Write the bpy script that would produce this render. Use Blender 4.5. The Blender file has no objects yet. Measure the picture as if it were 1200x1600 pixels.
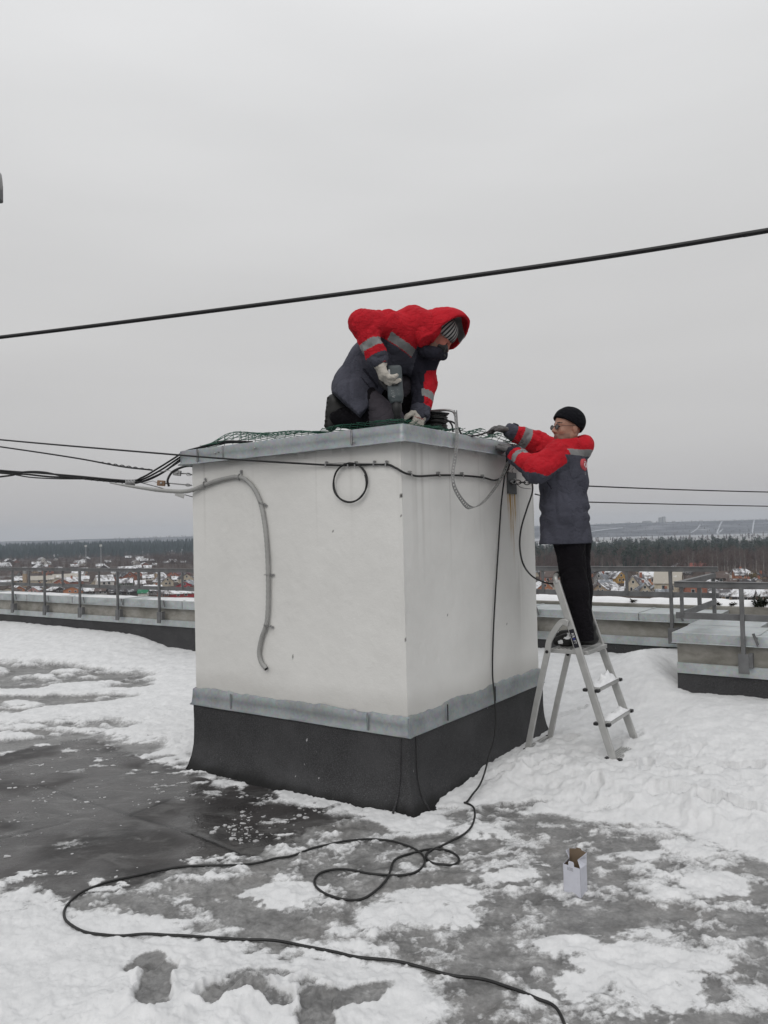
import bpy, math, random
import numpy as np
from mathutils import Vector, Matrix, noise as mnoise
random.seed(7); RNG = np.random.default_rng(7)
S = bpy.context.scene
COL = S.collection
rad = math.radians

# ------------------------------------------------------------------ camera model
EYE = 1.6; FPX = 1206.0; PITCH = .030; ROLL = .0249
_fw = np.array([0, math.cos(PITCH), math.sin(PITCH)])
_r0 = np.array([1., 0, 0]); _u0 = np.array([0, -math.sin(PITCH), math.cos(PITCH)])
_R = math.cos(ROLL)*_r0 - math.sin(ROLL)*_u0
_U = math.cos(ROLL)*_u0 + math.sin(ROLL)*_r0
CAM = np.array([0, 0, EYE])
def ray(x, y): return _fw + _R*(x-600)/FPX + _U*(800-y)/FPX
def G(x, y, z=0.):                       # where a sight line meets the level z
    d = ray(x, y); return CAM + d*((z-EYE)/d[2])
def P(x, y, Y):                          # the point of a sight line at distance Y
    d = ray(x, y); return CAM + d*(Y/d[1])
# frame of the shaft: A runs along its left face to the right, B away along its right face
AZ = rad(54.81)
aA = np.array([math.sin(AZ), -math.cos(AZ), 0]); bB = np.array([math.cos(AZ), math.sin(AZ), 0])
ZZ = np.array([0, 0, 1.])
CC = np.array([.1068, 4.476, 0])
def W(A, B, z=0.): return CC + aA*A + bB*B + ZZ*z
def AB(p): d = np.asarray(p)[..., :3] - CC; return d@aA, d@bB
def onA(x, y, A):
    d = ray(x, y); t = (A - (CAM-CC)@aA)/(d@aA); return CAM + d*t
def onB(x, y, B):
    d = ray(x, y); t = (B - (CAM-CC)@bB)/(d@bB); return CAM + d*t

cam = bpy.data.cameras.new('camera'); co = bpy.data.objects.new('camera', cam); COL.objects.link(co)
cam.sensor_fit = 'VERTICAL'; cam.sensor_height = 36; cam.lens = FPX/1600*36
cam.clip_start = .05; cam.clip_end = 20000
M = Matrix.Identity(4)
for i in range(3):
    M[i][0] = _R[i]; M[i][1] = _U[i]; M[i][2] = -_fw[i]; M[i][3] = CAM[i]
co.matrix_world = M
S.camera = co
S.view_settings.view_transform = 'Standard'; S.view_settings.look = 'None'
S.view_settings.exposure = 0; S.view_settings.gamma = 1

# ------------------------------------------------------------------ noise (numpy)
def _h(ix, iy, iz, seed):
    n = (ix.astype(np.int64)*374761393 + iy.astype(np.int64)*668265263 + iz.astype(np.int64)*2147483647 + seed*974711) & 0xffffffff
    n = ((n ^ (n >> 13))*1274126177) & 0xffffffff
    n = ((n ^ (n >> 15))*2246822519) & 0xffffffff
    n = n ^ (n >> 16)
    return (n & 0xffffff).astype(np.float32)/float(0xffffff)
def vn2(x, y, seed=0):
    ix = np.floor(x); iy = np.floor(y); fx = (x-ix).astype(np.float32); fy = (y-iy).astype(np.float32)
    fx = fx*fx*fx*(fx*(fx*6-15)+10); fy = fy*fy*fy*(fy*(fy*6-15)+10)
    z = np.zeros_like(ix)
    a = _h(ix, iy, z, seed); b = _h(ix+1, iy, z, seed); c = _h(ix, iy+1, z, seed); d = _h(ix+1, iy+1, z, seed)
    return (a*(1-fx)+b*fx)*(1-fy) + (c*(1-fx)+d*fx)*fy
def fbm2(x, y, oc=4, seed=0, gain=.5):
    s = 0; a = 1.; t = 0
    for o in range(oc):
        ca, sa = math.cos(.6*o+seed), math.sin(.6*o+seed)
        s = s + a*vn2((x*ca-y*sa)+17.3*o, (x*sa+y*ca)-9.1*o, seed+o); t += a
        a *= gain; x = x*2.03; y = y*2.03
    return s/t
def vn3(p, seed=0):
    i = np.floor(p); f = (p-i).astype(np.float32); f = f*f*(3-2*f)
    r = 0
    for dx in (0, 1):
        for dy in (0, 1):
            for dz in (0, 1):
                w = (f[:, 0] if dx else 1-f[:, 0])*(f[:, 1] if dy else 1-f[:, 1])*(f[:, 2] if dz else 1-f[:, 2])
                r = r + w*_h(i[:, 0]+dx, i[:, 1]+dy, i[:, 2]+dz, seed)
    return r
def sst(a, b, x):
    t = np.clip((x-a)/(b-a), 0, 1); return t*t*(3-2*t)

# ------------------------------------------------------------------ mesh helpers
def mesh_np(name, V, Q, mats, midx=None, smooth=True, parent=None, attrs=None, T=None):
    """V (n,3); Q (m,4) quads; T (k,3) triangles"""
    me = bpy.data.meshes.new(name)
    V = np.asarray(V, np.float32)
    q = np.zeros((0, 4), np.int32) if Q is None else np.asarray(Q, np.int32)
    t = np.zeros((0, 3), np.int32) if T is None else np.asarray(T, np.int32)
    me.vertices.add(len(V)); me.vertices.foreach_set('co', V.ravel())
    loops = np.concatenate([q.ravel(), t.ravel()])
    tot = np.concatenate([np.full(len(q), 4), np.full(len(t), 3)]).astype(np.int32)
    st = np.concatenate([[0], np.cumsum(tot)[:-1]]).astype(np.int32)
    me.loops.add(len(loops)); me.loops.foreach_set('vertex_index', loops.astype(np.int32))
    me.polygons.add(len(tot)); me.polygons.foreach_set('loop_start', st)
    if midx is not None: me.polygons.foreach_set('material_index', np.asarray(midx, np.int32))
    me.polygons.foreach_set('use_smooth', np.full(len(tot), bool(smooth)))
    for k, v in (attrs or {}).items():
        at = me.attributes.new(k, 'FLOAT', 'POINT'); at.data.foreach_set('value', np.asarray(v, np.float32).ravel())
    for m in (mats if isinstance(mats, (list, tuple)) else [mats]): me.materials.append(m)
    me.update(calc_edges=True); me.validate()
    return link(name, me, parent)
def link(name, me, parent=None):
    o = bpy.data.objects.new(name, me); COL.objects.link(o)
    if parent is not None:
        o.parent = parent
        m = parent.matrix_basis.copy() if parent.parent is None else Matrix.Identity(4)
        o.matrix_parent_inverse = m.inverted()
    return o
def tag(o, label=None, cat=None, group=None, kind=None):
    if label: o['label'] = label
    if cat: o['category'] = cat
    if group: o['group'] = group
    if kind: o['kind'] = kind
    return o
def thing(name, label, cat, loc=(0, 0, 0), group=None):
    o = bpy.data.objects.new(name, None); COL.objects.link(o)
    o.location = Vector([float(v) for v in loc]); o.empty_display_size = .1
    return tag(o, label, cat, group)
def copy_tree(o, parent=None):
    c = o.copy(); COL.objects.link(c)
    if parent is not None: c.parent = parent
    for ch in list(o.children): copy_tree(ch, c)
    return c

class MB:
    def __init__(s): s.v = []; s.f = []; s.m = []
    def add(s, V, F, mi=0):
        b = len(s.v); s.v += [tuple(map(float, p)) for p in V]
        for f in F: s.f.append(tuple(b+i for i in f)); s.m.append(mi)
    def box(s, c, size, ax=None, mi=0, taper=1.):
        ax = (np.eye(3) if ax is None else np.array(ax)); h = np.array(size)/2; c = np.array(c)
        V = []
        for z in (-1, 1):
            k = taper if z > 0 else 1
            for x, y in ((-1, -1), (1, -1), (1, 1), (-1, 1)):
                V.append(c + ax[0]*x*h[0]*k + ax[1]*y*h[1]*k + ax[2]*z*h[2])
        s.add(V, [(3, 2, 1, 0), (4, 5, 6, 7), (0, 1, 5, 4), (1, 2, 6, 5), (2, 3, 7, 6), (3, 0, 4, 7)], mi)
    def bar(s, p0, p1, w, h, up=(0, 0, 1), mi=0):
        p0 = np.array(p0, float); p1 = np.array(p1, float); d = p1-p0; L = np.linalg.norm(d); d /= L
        up = np.array(up, float); x = np.cross(up, d)
        if np.linalg.norm(x) < 1e-5: x = np.cross((1, 0, 0), d)
        x /= np.linalg.norm(x); y = np.cross(d, x)
        s.box((p0+p1)/2, (w, h, L), (x, y, d), mi)
    def tube(s, pts, r, n=8, mi=0, cap=True, closed=False):
        pts = [np.array(p, float) for p in pts]; N = len(pts)
        R = [r]*N if np.isscalar(r) else list(r)
        V = []; prev = None
        for i, p in enumerate(pts):
            a = pts[(i-1) % N] if (closed or i > 0) else p; b = pts[(i+1) % N] if (closed or i < N-1) else p
            d = b-a; l = np.linalg.norm(d); d = d/(l if l > 1e-9 else 1)
            if prev is None:
                u = np.cross(d, (0, 0, 1));
                if np.linalg.norm(u) < .05: u = np.cross(d, (1, 0, 0))
            else: u = prev - d*(prev@d)
            u /= max(np.linalg.norm(u), 1e-9); w = np.cross(d, u); prev = u
            for k in range(n):
                t = 2*math.pi*k/n; V.append(p + (u*math.cos(t)+w*math.sin(t))*R[i])
        F = []
        for i in range(N if closed else N-1):
            j = (i+1) % N
            for k in range(n):
                l = (k+1) % n; F.append((i*n+k, i*n+l, j*n+l, j*n+k))
        if cap and not closed:
            F.append(tuple(range(n-1, -1, -1))); F.append(tuple((N-1)*n+k for k in range(n)))
        s.add(V, F, mi)
    def sweep(s, path, side, w, h, mi=0):
        """flat bar bent along a path; side is the axis its width lies on"""
        path = [np.array(p, float) for p in path]; side = np.array(side, float); V = []; N = len(path)
        for i, p in enumerate(path):
            d = path[min(i+1, N-1)]-path[max(i-1, 0)]; d /= np.linalg.norm(d); x = np.cross(side, d); x /= np.linalg.norm(x)
            for a, b in ((-1, -1), (1, -1), (1, 1), (-1, 1)): V.append(p+side*a*w/2+x*b*h/2)
        F = [(i*4+k, i*4+(k+1) % 4, i*4+4+(k+1) % 4, i*4+4+k) for i in range(N-1) for k in range(4)]+[(3, 2, 1, 0), tuple((N-1)*4+k for k in range(4))]
        s.add(V, F, mi)
    def lathe(s, prof, o, ax=(0, 0, 1), n=20, mi=0):
        """prof: list of (r, h) along ax"""
        ax = np.array(ax, float); ax /= np.linalg.norm(ax)
        u = np.cross(ax, (0, 0, 1));
        if np.linalg.norm(u) < .05: u = np.cross(ax, (1, 0, 0))
        u /= np.linalg.norm(u); w = np.cross(ax, u); o = np.array(o, float)
        V = []; F = []
        for r, h in prof:
            for k in range(n):
                t = 2*math.pi*k/n; V.append(o + ax*h + (u*math.cos(t)+w*math.sin(t))*r)
        for i in range(len(prof)-1):
            for k in range(n):
                l = (k+1) % n; F.append((i*n+k, i*n+l, (i+1)*n+l, (i+1)*n+k))
        F.append(tuple(range(n-1, -1, -1))); F.append(tuple((len(prof)-1)*n+k for k in range(n)))
        s.add(V, F, mi)
    def build(s, name, mats, parent=None, smooth=False, bevel=0., auto=True):
        me = bpy.data.meshes.new(name); me.from_pydata(s.v, [], s.f)
        for m in (mats if isinstance(mats, (list, tuple)) else [mats]): me.materials.append(m)
        me.polygons.foreach_set('material_index', s.m)
        me.polygons.foreach_set('use_smooth', [bool(smooth)]*len(s.f))
        me.update()
        o = link(name, me, parent)
        if bevel:
            b = o.modifiers.new('bevel', 'BEVEL'); b.width = bevel; b.segments = 2; b.limit_method = 'ANGLE'; b.angle_limit = rad(40)
        return o
def spline(pts, k=8, closed=False):
    """Catmull-Rom through points"""
    pts = [np.array(p, float) for p in pts]; out = []; N = len(pts)
    rng = N if closed else N-1
    for i in range(rng):
        p1 = pts[i]; p2 = pts[(i+1) % N]
        p0 = pts[(i-1) % N] if (closed or i > 0) else 2*p1-p2
        p3 = pts[(i+2) % N] if (closed or i < N-2) else 2*p2-p1
        for j in range(k):
            t = j/k
            out.append(.5*((2*p1) + (-p0+p2)*t + (2*p0-5*p1+4*p2-p3)*t*t + (-p0+3*p1-3*p2+p3)*t**3))
    if not closed: out.append(pts[-1])
    return out

# ------------------------------------------------------------------ materials
def srgb(r, g, b):
    f = lambda c: (c/255/12.92) if c/255 <= .04045 else ((c/255+.055)/1.055)**2.4
    return (f(r), f(g), f(b), 1)
class NT:
    """tiny helper round a material's node tree"""
    def __init__(s, name):
        s.mat = bpy.data.materials.new(name); s.mat.use_nodes = True
        s.t = s.mat.node_tree; s.b = s.t.nodes['Principled BSDF']; s.out = s.t.nodes['Material Output']
        s._co = None
    def n(s, typ, **kw):
        nd = s.t.nodes.new(typ)
        for k, v in kw.items(): setattr(nd, k, v)
        return nd
    def l(s, a, b): s.t.links.new(a, b)
    def co(s, scale=None):
        if s._co is None: s._co = s.n('ShaderNodeTexCoord').outputs['Object']
        if scale is None: return s._co
        m = s.n('ShaderNodeMapping'); m.inputs['Scale'].default_value = scale; s.l(s._co, m.inputs['Vector']); return m.outputs[0]
    def noise(s, sc, det=4, rough=.55, scale=None, dist=0.):
        nd = s.n('ShaderNodeTexNoise'); nd.inputs['Scale'].default_value = sc; nd.inputs['Detail'].default_value = det
        nd.inputs['Roughness'].default_value = rough; nd.inputs['Distortion'].default_value = dist
        s.l(s.co(scale), nd.inputs['Vector']); return nd.outputs['Fac']
    def ramp(s, fac, stops):
        r = s.n('ShaderNodeValToRGB'); e = r.color_ramp.elements
        while len(e) < len(stops): e.new(.5)
        for i, (p, c) in enumerate(stops):
            e[i].position = p; e[i].color = c if not np.isscalar(c) else (c, c, c, 1)
        s.l(fac, r.inputs['Fac']); return r.outputs['Color']
    def mix(s, fac, a, b, mode='MIX'):
        m = s.n('ShaderNodeMix', data_type='RGBA', blend_type=mode)
        for v, i in ((fac, 0), (a, 6), (b, 7)):
            if hasattr(v, 'is_output'): s.l(v, m.inputs[i])
            else: m.inputs[i].default_value = v
        return m.outputs[2]
    def math(s, op, a, b=0.):
        m = s.n('ShaderNodeMath', operation=op)
        for v, i in ((a, 0), (b, 1)):
            if hasattr(v, 'is_output'): s.l(v, m.inputs[i])
            else: m.inputs[i].default_value = v
        return m.outputs[0]
    def attr(s, name): a = s.n('ShaderNodeAttribute', attribute_name=name); return a.outputs['Fac']
    def bump(s, h, strength=.3, dist=.01, prev=None):
        b = s.n('ShaderNodeBump'); b.inputs['Strength'].default_value = strength; b.inputs['Distance'].default_value = dist
        s.l(h, b.inputs['Height'])
        if prev is not None: s.l(prev, b.inputs['Normal'])
        return b.outputs['Normal']
    def set(s, **kw):
        for k, v in kw.items():
            k = {'color': 'Base Color', 'rough': 'Roughness', 'metal': 'Metallic', 'normal': 'Normal', 'spec': 'Specular IOR Level', 'sheen': 'Sheen Weight', 'coat': 'Coat Weight', 'emit': 'Emission Color', 'emit_s': 'Emission Strength', 'sss': 'Subsurface Weight'}.get(k, k)
            i = s.b.inputs[k]
            if hasattr(v, 'is_output'): s.l(v, i)
            else: i.default_value = v
        return s
def simple(name, col, rough=.6, metal=0., var=.25, vs=6., bump=0., bs=40., bd=.004, spec=.4, scale=None):
    n = NT(name)
    c2 = tuple(min(1, c*(1-var)) for c in col[:3]) + (1,); c1 = tuple(min(1, c*(1+var)) for c in col[:3]) + (1,)
    f = n.noise(vs, 5, .6, scale)
    n.set(color=n.ramp(f, [(.3, c2), (.7, c1)]), rough=rough, metal=metal, spec=spec)
    if bump: n.set(normal=n.bump(n.noise(bs, 4, .6), bump, bd))
    return n.mat
# ------------------------------------------------------------------ sky and light
SUN_EL, SUN_AZ = 38., 200.           # overcast: a very soft sun behind the camera's left
w = bpy.data.worlds.new('World'); S.world = w; w.use_nodes = True
t = w.node_tree; bg = t.nodes['Background']; bg.inputs['Strength'].default_value = .1
sky = t.nodes.new('ShaderNodeTexSky'); sky.sky_type = 'NISHITA'; sky.sun_disc = False
sky.sun_elevation = rad(SUN_EL); sky.sun_rotation = rad(SUN_AZ); sky.air_density = 2; sky.dust_density = 4
hs = t.nodes.new('ShaderNodeHueSaturation'); hs.inputs['Saturation'].default_value = .15; hs.inputs['Value'].default_value = .8
t.links.new(sky.outputs[0], hs.inputs['Color'])
tc = t.nodes.new('ShaderNodeTexCoord'); sep = t.nodes.new('ShaderNodeSeparateXYZ'); t.links.new(tc.outputs['Generated'], sep.inputs[0])
cr = t.nodes.new('ShaderNodeValToRGB'); e = cr.color_ramp.elements         # cloud deck by elevation (sine)
for p, c in ((.0, (.405, .40, .405)), (.04, (.43, .42, .42)), (.10, (.46, .455, .455)), (.25, (.525, .522, .522)), (.45, (.60, .602, .605)), (.70, (.75, .755, .765))):
    if p == 0: k = e[0]
    else: k = e.new(p)
    k.position = p; k.color = c+(1,)
e[-1].position = 1.; e[-1].color = (.92, .93, .95, 1)
t.links.new(sep.outputs['Z'], cr.inputs['Fac'])
mp = t.nodes.new('ShaderNodeMapping'); mp.inputs['Scale'].default_value = (1, 1, 5); t.links.new(tc.outputs['Generated'], mp.inputs[0])
cn = t.nodes.new('ShaderNodeTexNoise'); cn.inputs['Scale'].default_value = 1.6; cn.inputs['Detail'].default_value = 3; cn.inputs['Roughness'].default_value = .45
t.links.new(mp.outputs[0], cn.inputs['Vector'])
mr = t.nodes.new('ShaderNodeMapRange'); mr.inputs[1].default_value = .25; mr.inputs[2].default_value = .75; mr.inputs[3].default_value = 11.0; mr.inputs[4].default_value = 12.6
t.links.new(cn.outputs['Fac'], mr.inputs[0])
vm = t.nodes.new('ShaderNodeVectorMath'); vm.operation = 'SCALE'; t.links.new(cr.outputs['Color'], vm.inputs[0]); t.links.new(mr.outputs[0], vm.inputs['Scale'])
mx = t.nodes.new('ShaderNodeMix'); mx.data_type = 'RGBA'; mx.inputs[0].default_value = .93
t.links.new(hs.outputs[0], mx.inputs[6]); t.links.new(vm.outputs[0], mx.inputs[7]); t.links.new(mx.outputs[2], bg.inputs['Color'])
sl = bpy.data.lights.new('sun', 'SUN'); sl.energy = .75; sl.angle = rad(40); sl.color = (1, .975, .94)
so = bpy.data.objects.new('sun', sl); COL.objects.link(so)
sd = Vector((math.sin(rad(SUN_AZ))*math.cos(rad(SUN_EL)), math.cos(rad(SUN_AZ))*math.cos(rad(SUN_EL)), math.sin(rad(SUN_EL))))
so.rotation_euler = (-sd).to_track_quat('-Z', 'Y').to_euler(); so.location = (0, -5, 20)

# ------------------------------------------------------------------ materials
def m_ground():
    n = NT('roof_snow_and_ice')
    cov = n.attr('cover'); wet = n.attr('wet'); seam = n.attr('seam')
    fine = n.noise(55, 6, .7); mid = n.noise(9, 6, .65); big = n.noise(2.2, 4, .6)
    snow = n.ramp(mid, [(.25, (.60, .605, .61, 1)), (.7, (.735, .738, .742, 1))])
    ice = n.ramp(n.math('ADD', n.math('ADD', n.math('MULTIPLY', mid, .40), n.math('MULTIPLY', fine, .25)), n.math('MULTIPLY', n.noise(4.2, 5, .7, (1, 1.5, 1)), .35)), [(.36, (.080, .079, .078, 1)), (.47, (.165, .164, .162, 1)), (.55, (.25, .248, .245, 1)), (.66, (.47, .468, .465, 1))])
    tint = n.ramp(big, [(.5, (.0, .0, .0, 1)), (.75, (.5, .5, .5, 1))])
    ice = n.mix(tint, ice, (.20, .19, .18, 1))
    bit = n.ramp(n.math('ADD', n.math('MULTIPLY', big, .7), n.math('MULTIPLY', fine, .3)), [(.35, (.022, .021, .021, 1)), (.6, (.05, .046, .045, 1))])
    bit = n.mix(n.ramp(n.noise(3.4, 6, .68, (1, 1.8, 1), .6), [(.50, 0.), (.66, .55)]), bit, (.15, .148, .145, 1))
    bit = n.mix(n.math('MULTIPLY', seam, .85), bit, (.012, .012, .012, 1))
    grain = n.noise(120, 4, .75); cf = n.math('ADD', n.math('ADD', cov, n.math('MULTIPLY', n.math('SUBTRACT', fine, .5), .9)), n.math('ADD', n.math('MULTIPLY', n.math('SUBTRACT', mid, .5), .7), n.math('MULTIPLY', n.math('SUBTRACT', grain, .5), .5)))
    cfr = n.ramp(cf, [(.24, 0.), (.74, 1.)])
    base = n.mix(wet, ice, bit)
    n.set(color=n.mix(cfr, base, snow))
    pud = n.ramp(n.noise(1.3, 3, .5), [(.42, (.62, .62, .62, 1)), (.55, (.13, .13, .13, 1))])
    rw = n.mix(wet, n.ramp(mid, [(.4, (.30, .30, .30, 1)), (.6, (.6, .6, .6, 1))]), pud)
    n.set(rough=n.mix(cfr, rw, (.85, .85, .85, 1)), spec=n.mix(cfr, (.45, .45, .45, 1), (.1, .1, .1, 1)))
    bs = n.math('MULTIPLY', fine, n.math('SUBTRACT', 1.0, n.math('MULTIPLY', wet, .8)))
    b1 = n.bump(n.noise(26, 5, .65), .32, .010)
    n.set(normal=n.bump(bs, .55, .006, b1))
    return n.mat
def m_plaster():
    n = NT('white_render')
    rust = n.attr('rust'); grime = n.attr('grime'); chip = n.attr('chip')
    big = n.noise(1.3, 5, .6); fine = n.noise(70, 5, .7)
    c = n.ramp(big, [(.3, (.665, .66, .638, 1)), (.7, (.745, .74, .718, 1))])
    c = n.mix(n.math('MULTIPLY', grime, .75), c, (.30, .285, .26, 1))
    c = n.mix(n.math('MINIMUM', n.math('MULTIPLY', rust, 1.15), 1.), c, (.44, .27, .075, 1))
    c = n.mix(chip, c, (.10, .095, .09, 1))
    n.set(color=c, rough=.9, spec=.15)
    b = n.bump(n.noise(9, 4, .6), .25, .01)
    n.set(normal=n.bump(fine, .35, .004, b))
    return n.mat
def m_zinc(name, base=.36, tint=(.90, .97, 1.0), dirt=.35):
    n = NT(name)
    a = n.noise(7, 5, .65); b = n.noise(2.0, 3, .5, (1, 1, 6)); v = n.n('ShaderNodeTexVoronoi'); v.inputs['Scale'].default_value = 60; n.l(n.co(), v.inputs['Vector'])
    col = n.ramp(a, [(.3, tuple(base*.82*k for k in tint)+(1,)), (.5, tuple(base*k for k in tint)+(1,)), (.72, tuple(base*1.16*k for k in tint)+(1,))])
    col = n.mix(n.math('MULTIPLY', v.outputs['Color'], .0) if False else .12, col, v.outputs['Color'], 'SOFT_LIGHT')
    col = n.mix(n.ramp(b, [(.55, 0.), (.75, dirt)]), col, (.22, .22, .21, 1))
    n.set(color=col, metal=.55, rough=n.ramp(a, [(.3, .38), (.7, .6)]), normal=n.bump(n.noise(3.5, 2, .4), .35, .02))
    return n.mat
def m_bitumen():
    n = NT('slate_bitumen')
    f = n.noise(160, 3, .8); b = n.noise(2.5, 5, .6)
    c = n.ramp(f, [(.3, (.018, .018, .019, 1)), (.55, (.045, .045, .047, 1)), (.75, (.12, .12, .125, 1))])
    c = n.mix(n.ramp(b, [(.45, 0.), (.7, .5)]), c, (.075, .075, .078, 1))
    c = n.mix(n.attr('tear'), c, (.008, .008, .008, 1))
    fl = n.ramp(n.noise(34, 3, .6, (1, 1, .4)), [(.735, 0.), (.76, 1.)])
    c = n.mix(n.math('MULTIPLY', fl, .7), c, (.55, .55, .56, 1))
    n.set(color=c, rough=.8, spec=.3, normal=n.bump(f, .5, .004, n.bump(n.noise(6, 3, .5), .3, .015)))
    return n.mat
def m_concrete():
    n = NT('raw_concrete')
    a = n.noise(3.5, 6, .65, (1, 1, 1.6)); b = n.noise(45, 4, .7); d = n.noise(1.1, 4, .6, (1, 1, 3))
    c = n.ramp(a, [(.3, (.15, .14, .122, 1)), (.5, (.265, .255, .23, 1)), (.72, (.36, .35, .325, 1))])
    c = n.mix(n.ramp(d, [(.5, 0.), (.68, .7)]), c, (.125, .12, .10, 1))
    n.set(color=c, rough=.9, normal=n.bump(b, .5, .006, n.bump(a, .4, .02)))
    return n.mat
MT = {}
MT['ground'] = m_ground(); MT['plaster'] = m_plaster(); MT['zinc'] = m_zinc('zinc_sheet', .34); MT['coping'] = m_zinc('galvanised_coping', .50, (.93, .99, 1.0), .35)
MT['bitumen'] = m_bitumen(); MT['concrete'] = m_concrete()
MT['snow'] = simple('clean_snow', (.78, .785, .795), .85, 0, .05, 8, .5, 22, .012, .1)
MT['rail'] = simple('galvanised_rail', (.15, .152, .155), .5, .35, .25, 9, .15, 60)
MT['black'] = simple('black_cable', (.012, .012, .013), .45, 0, .3, 20, .1, 90)
MT['cord'] = simple('black_rubber_cord', (.014, .014, .014), .5, 0, .3, 20)
MT['conduit'] = simple('grey_conduit', (.33, .33, .32), .55, 0, .12, 8)
MT['steel'] = simple('dull_steel', (.36, .36, .36), .45, .7, .3, 30, .1, 80)
MT['strap'] = simple('perforated_zinc', (.30, .30, .295), .4, .6, .25, 20)
MT['alu'] = simple('aluminium', (.46, .46, .45), .42, .55, .10, 12, .05, 120)
MT['darkplastic'] = simple('black_plastic', (.014, .014, .015), .5, 0, .2, 20)
MT['green'] = simple('green_pvc_wire', (.012, .080, .048), .4, 0, .3, 20)

# ------------------------------------------------------------------ roof floor: snow, slush and wet bitumen
def sdpoly(x, y, poly):
    d = np.full(x.shape, 1e9, np.float32); s = np.ones(x.shape, np.float32); N = len(poly)
    for i in range(N):
        ax, ay = poly[i]; bx, by = poly[i-1]
        ex, ey = bx-ax, by-ay; wx, wy = x-ax, y-ay
        tt = np.clip((wx*ex+wy*ey)/(ex*ex+ey*ey), 0, 1)
        d = np.minimum(d, (wx-ex*tt)**2+(wy-ey*tt)**2)
        c1 = y >= ay; c2 = y < by; c3 = ex*wy > ey*wx
        flip = (c1 & c2 & c3) | (~c1 & ~c2 & ~c3); s = np.where(flip, -s, s)
    return s*np.sqrt(d)
def gp(l): return [tuple(G(x, y, 0)[:2]) for x, y in l]
WETP = gp([(-160, 1180), (0, 1182), (60, 1168), (130, 1158), (200, 1168), (235, 1196), (300, 1204), (350, 1205), (430, 1226), (510, 1252), (545, 1280), (480, 1300), (440, 1330), (340, 1350), (250, 1360), (200, 1380), (130, 1398), (60, 1388), (0, 1372), (-160, 1360)])
SLUP = gp([(40, 1392), (95, 1430), (140, 1455), (300, 1462), (400, 1478), (520, 1500), (640, 1520), (700, 1580), (560, 1640), (700, 1700), (1400, 1700), (1500, 1420), (1240, 1345), (1130, 1318), (1000, 1296), (900, 1270), (800, 1258), (735, 1262), (640, 1296), (540, 1272), (430, 1290), (340, 1335), (200, 1360)])
GREYP = gp([(-200, 1038), (60, 1042), (200, 1050), (262, 1060), (235, 1085), (120, 1108), (20, 1120), (-200, 1135)])
THAWP = gp([(-160, 1150), (80, 1132), (190, 1128), (280, 1150), (300, 1200), (200, 1200), (-160, 1190)])
PATCH = [(1010, 1512, 100, 46), (1020, 1460, 60, 20), (1120, 1390, 60, 22), (1170, 1560, 30, 20), (440, 1395, 60, 14), (720, 1300, 60, 12), (300, 1410, 46, 10), (690, 1405, 60, 18), (800, 1370, 70, 18), (640, 1432, 80, 14), (880, 1480, 60, 16), (590, 1580, 90, 50), (980, 1340, 60, 8)]
# px centre, length, width (m), direction of the step (deg in the ground plane), depth, exposes the ice
STEPS = [(226, 1492, .20, .135, 78, .016, 1.1), (244, 1536, .40, .15, 98, .018, 1.1), (366, 1548, .24, .15, 25, .024, 1.1), (405, 1520, .26, .13, 20, .012, .7), (495, 1572, .24, .14, 100, .016, 1.), (545, 1548, .38, .12, 35, .016, 1.), (480, 1530, .12, .1, 50, .03, .8), (420, 1556, .2, .1, 150, .03, .8),
         (818, 1246, .30, .12, 8, .05, .75), (1140, 1268, .34, .11, -28, .06, .12), (1160, 1220, .3, .1, -6, .05, .05), (1060, 1222, .26, .1, -12, .035, .1), (950, 1256, .3, .1, 5, .04, .3), (1000, 1280, .22, .1, 5, .03, .4), (925, 1240, .25, .12, 60, .03, .1), (895, 1128, .26, .1, 8, .04, .15), (870, 1172, .35, .11, 10, .045, .2), (1085, 1200, .25, .1, 40, .03, .05), (700, 1252, .12, .06, 0, .03, .6), (905, 1105, .2, .08, 0, .03, .1), (1010, 1215, .24, .1, 70, .04, .1), (985, 1175, .2, .1, 20, .03, .05), (1110, 1330, .2, .08, 20, .02, .5), (1050, 1250, .28, .1, -20, .035, .1), (780, 1215, .2, .1, 20, .03, .1), (840, 1205, .24, .1, 40, .03, .1), (1030, 1300, .2, .1, 0, .03, .4)]
_drA = []; _drH = []
for x, y in ((0, 975), (60, 981), (130, 988), (200, 997), (235, 1008), (260, 1017), (302, 1023)):
    p = onB(x, y, 3.08); _drA.append(AB(p)[0]); _drH.append(p[2])
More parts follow.
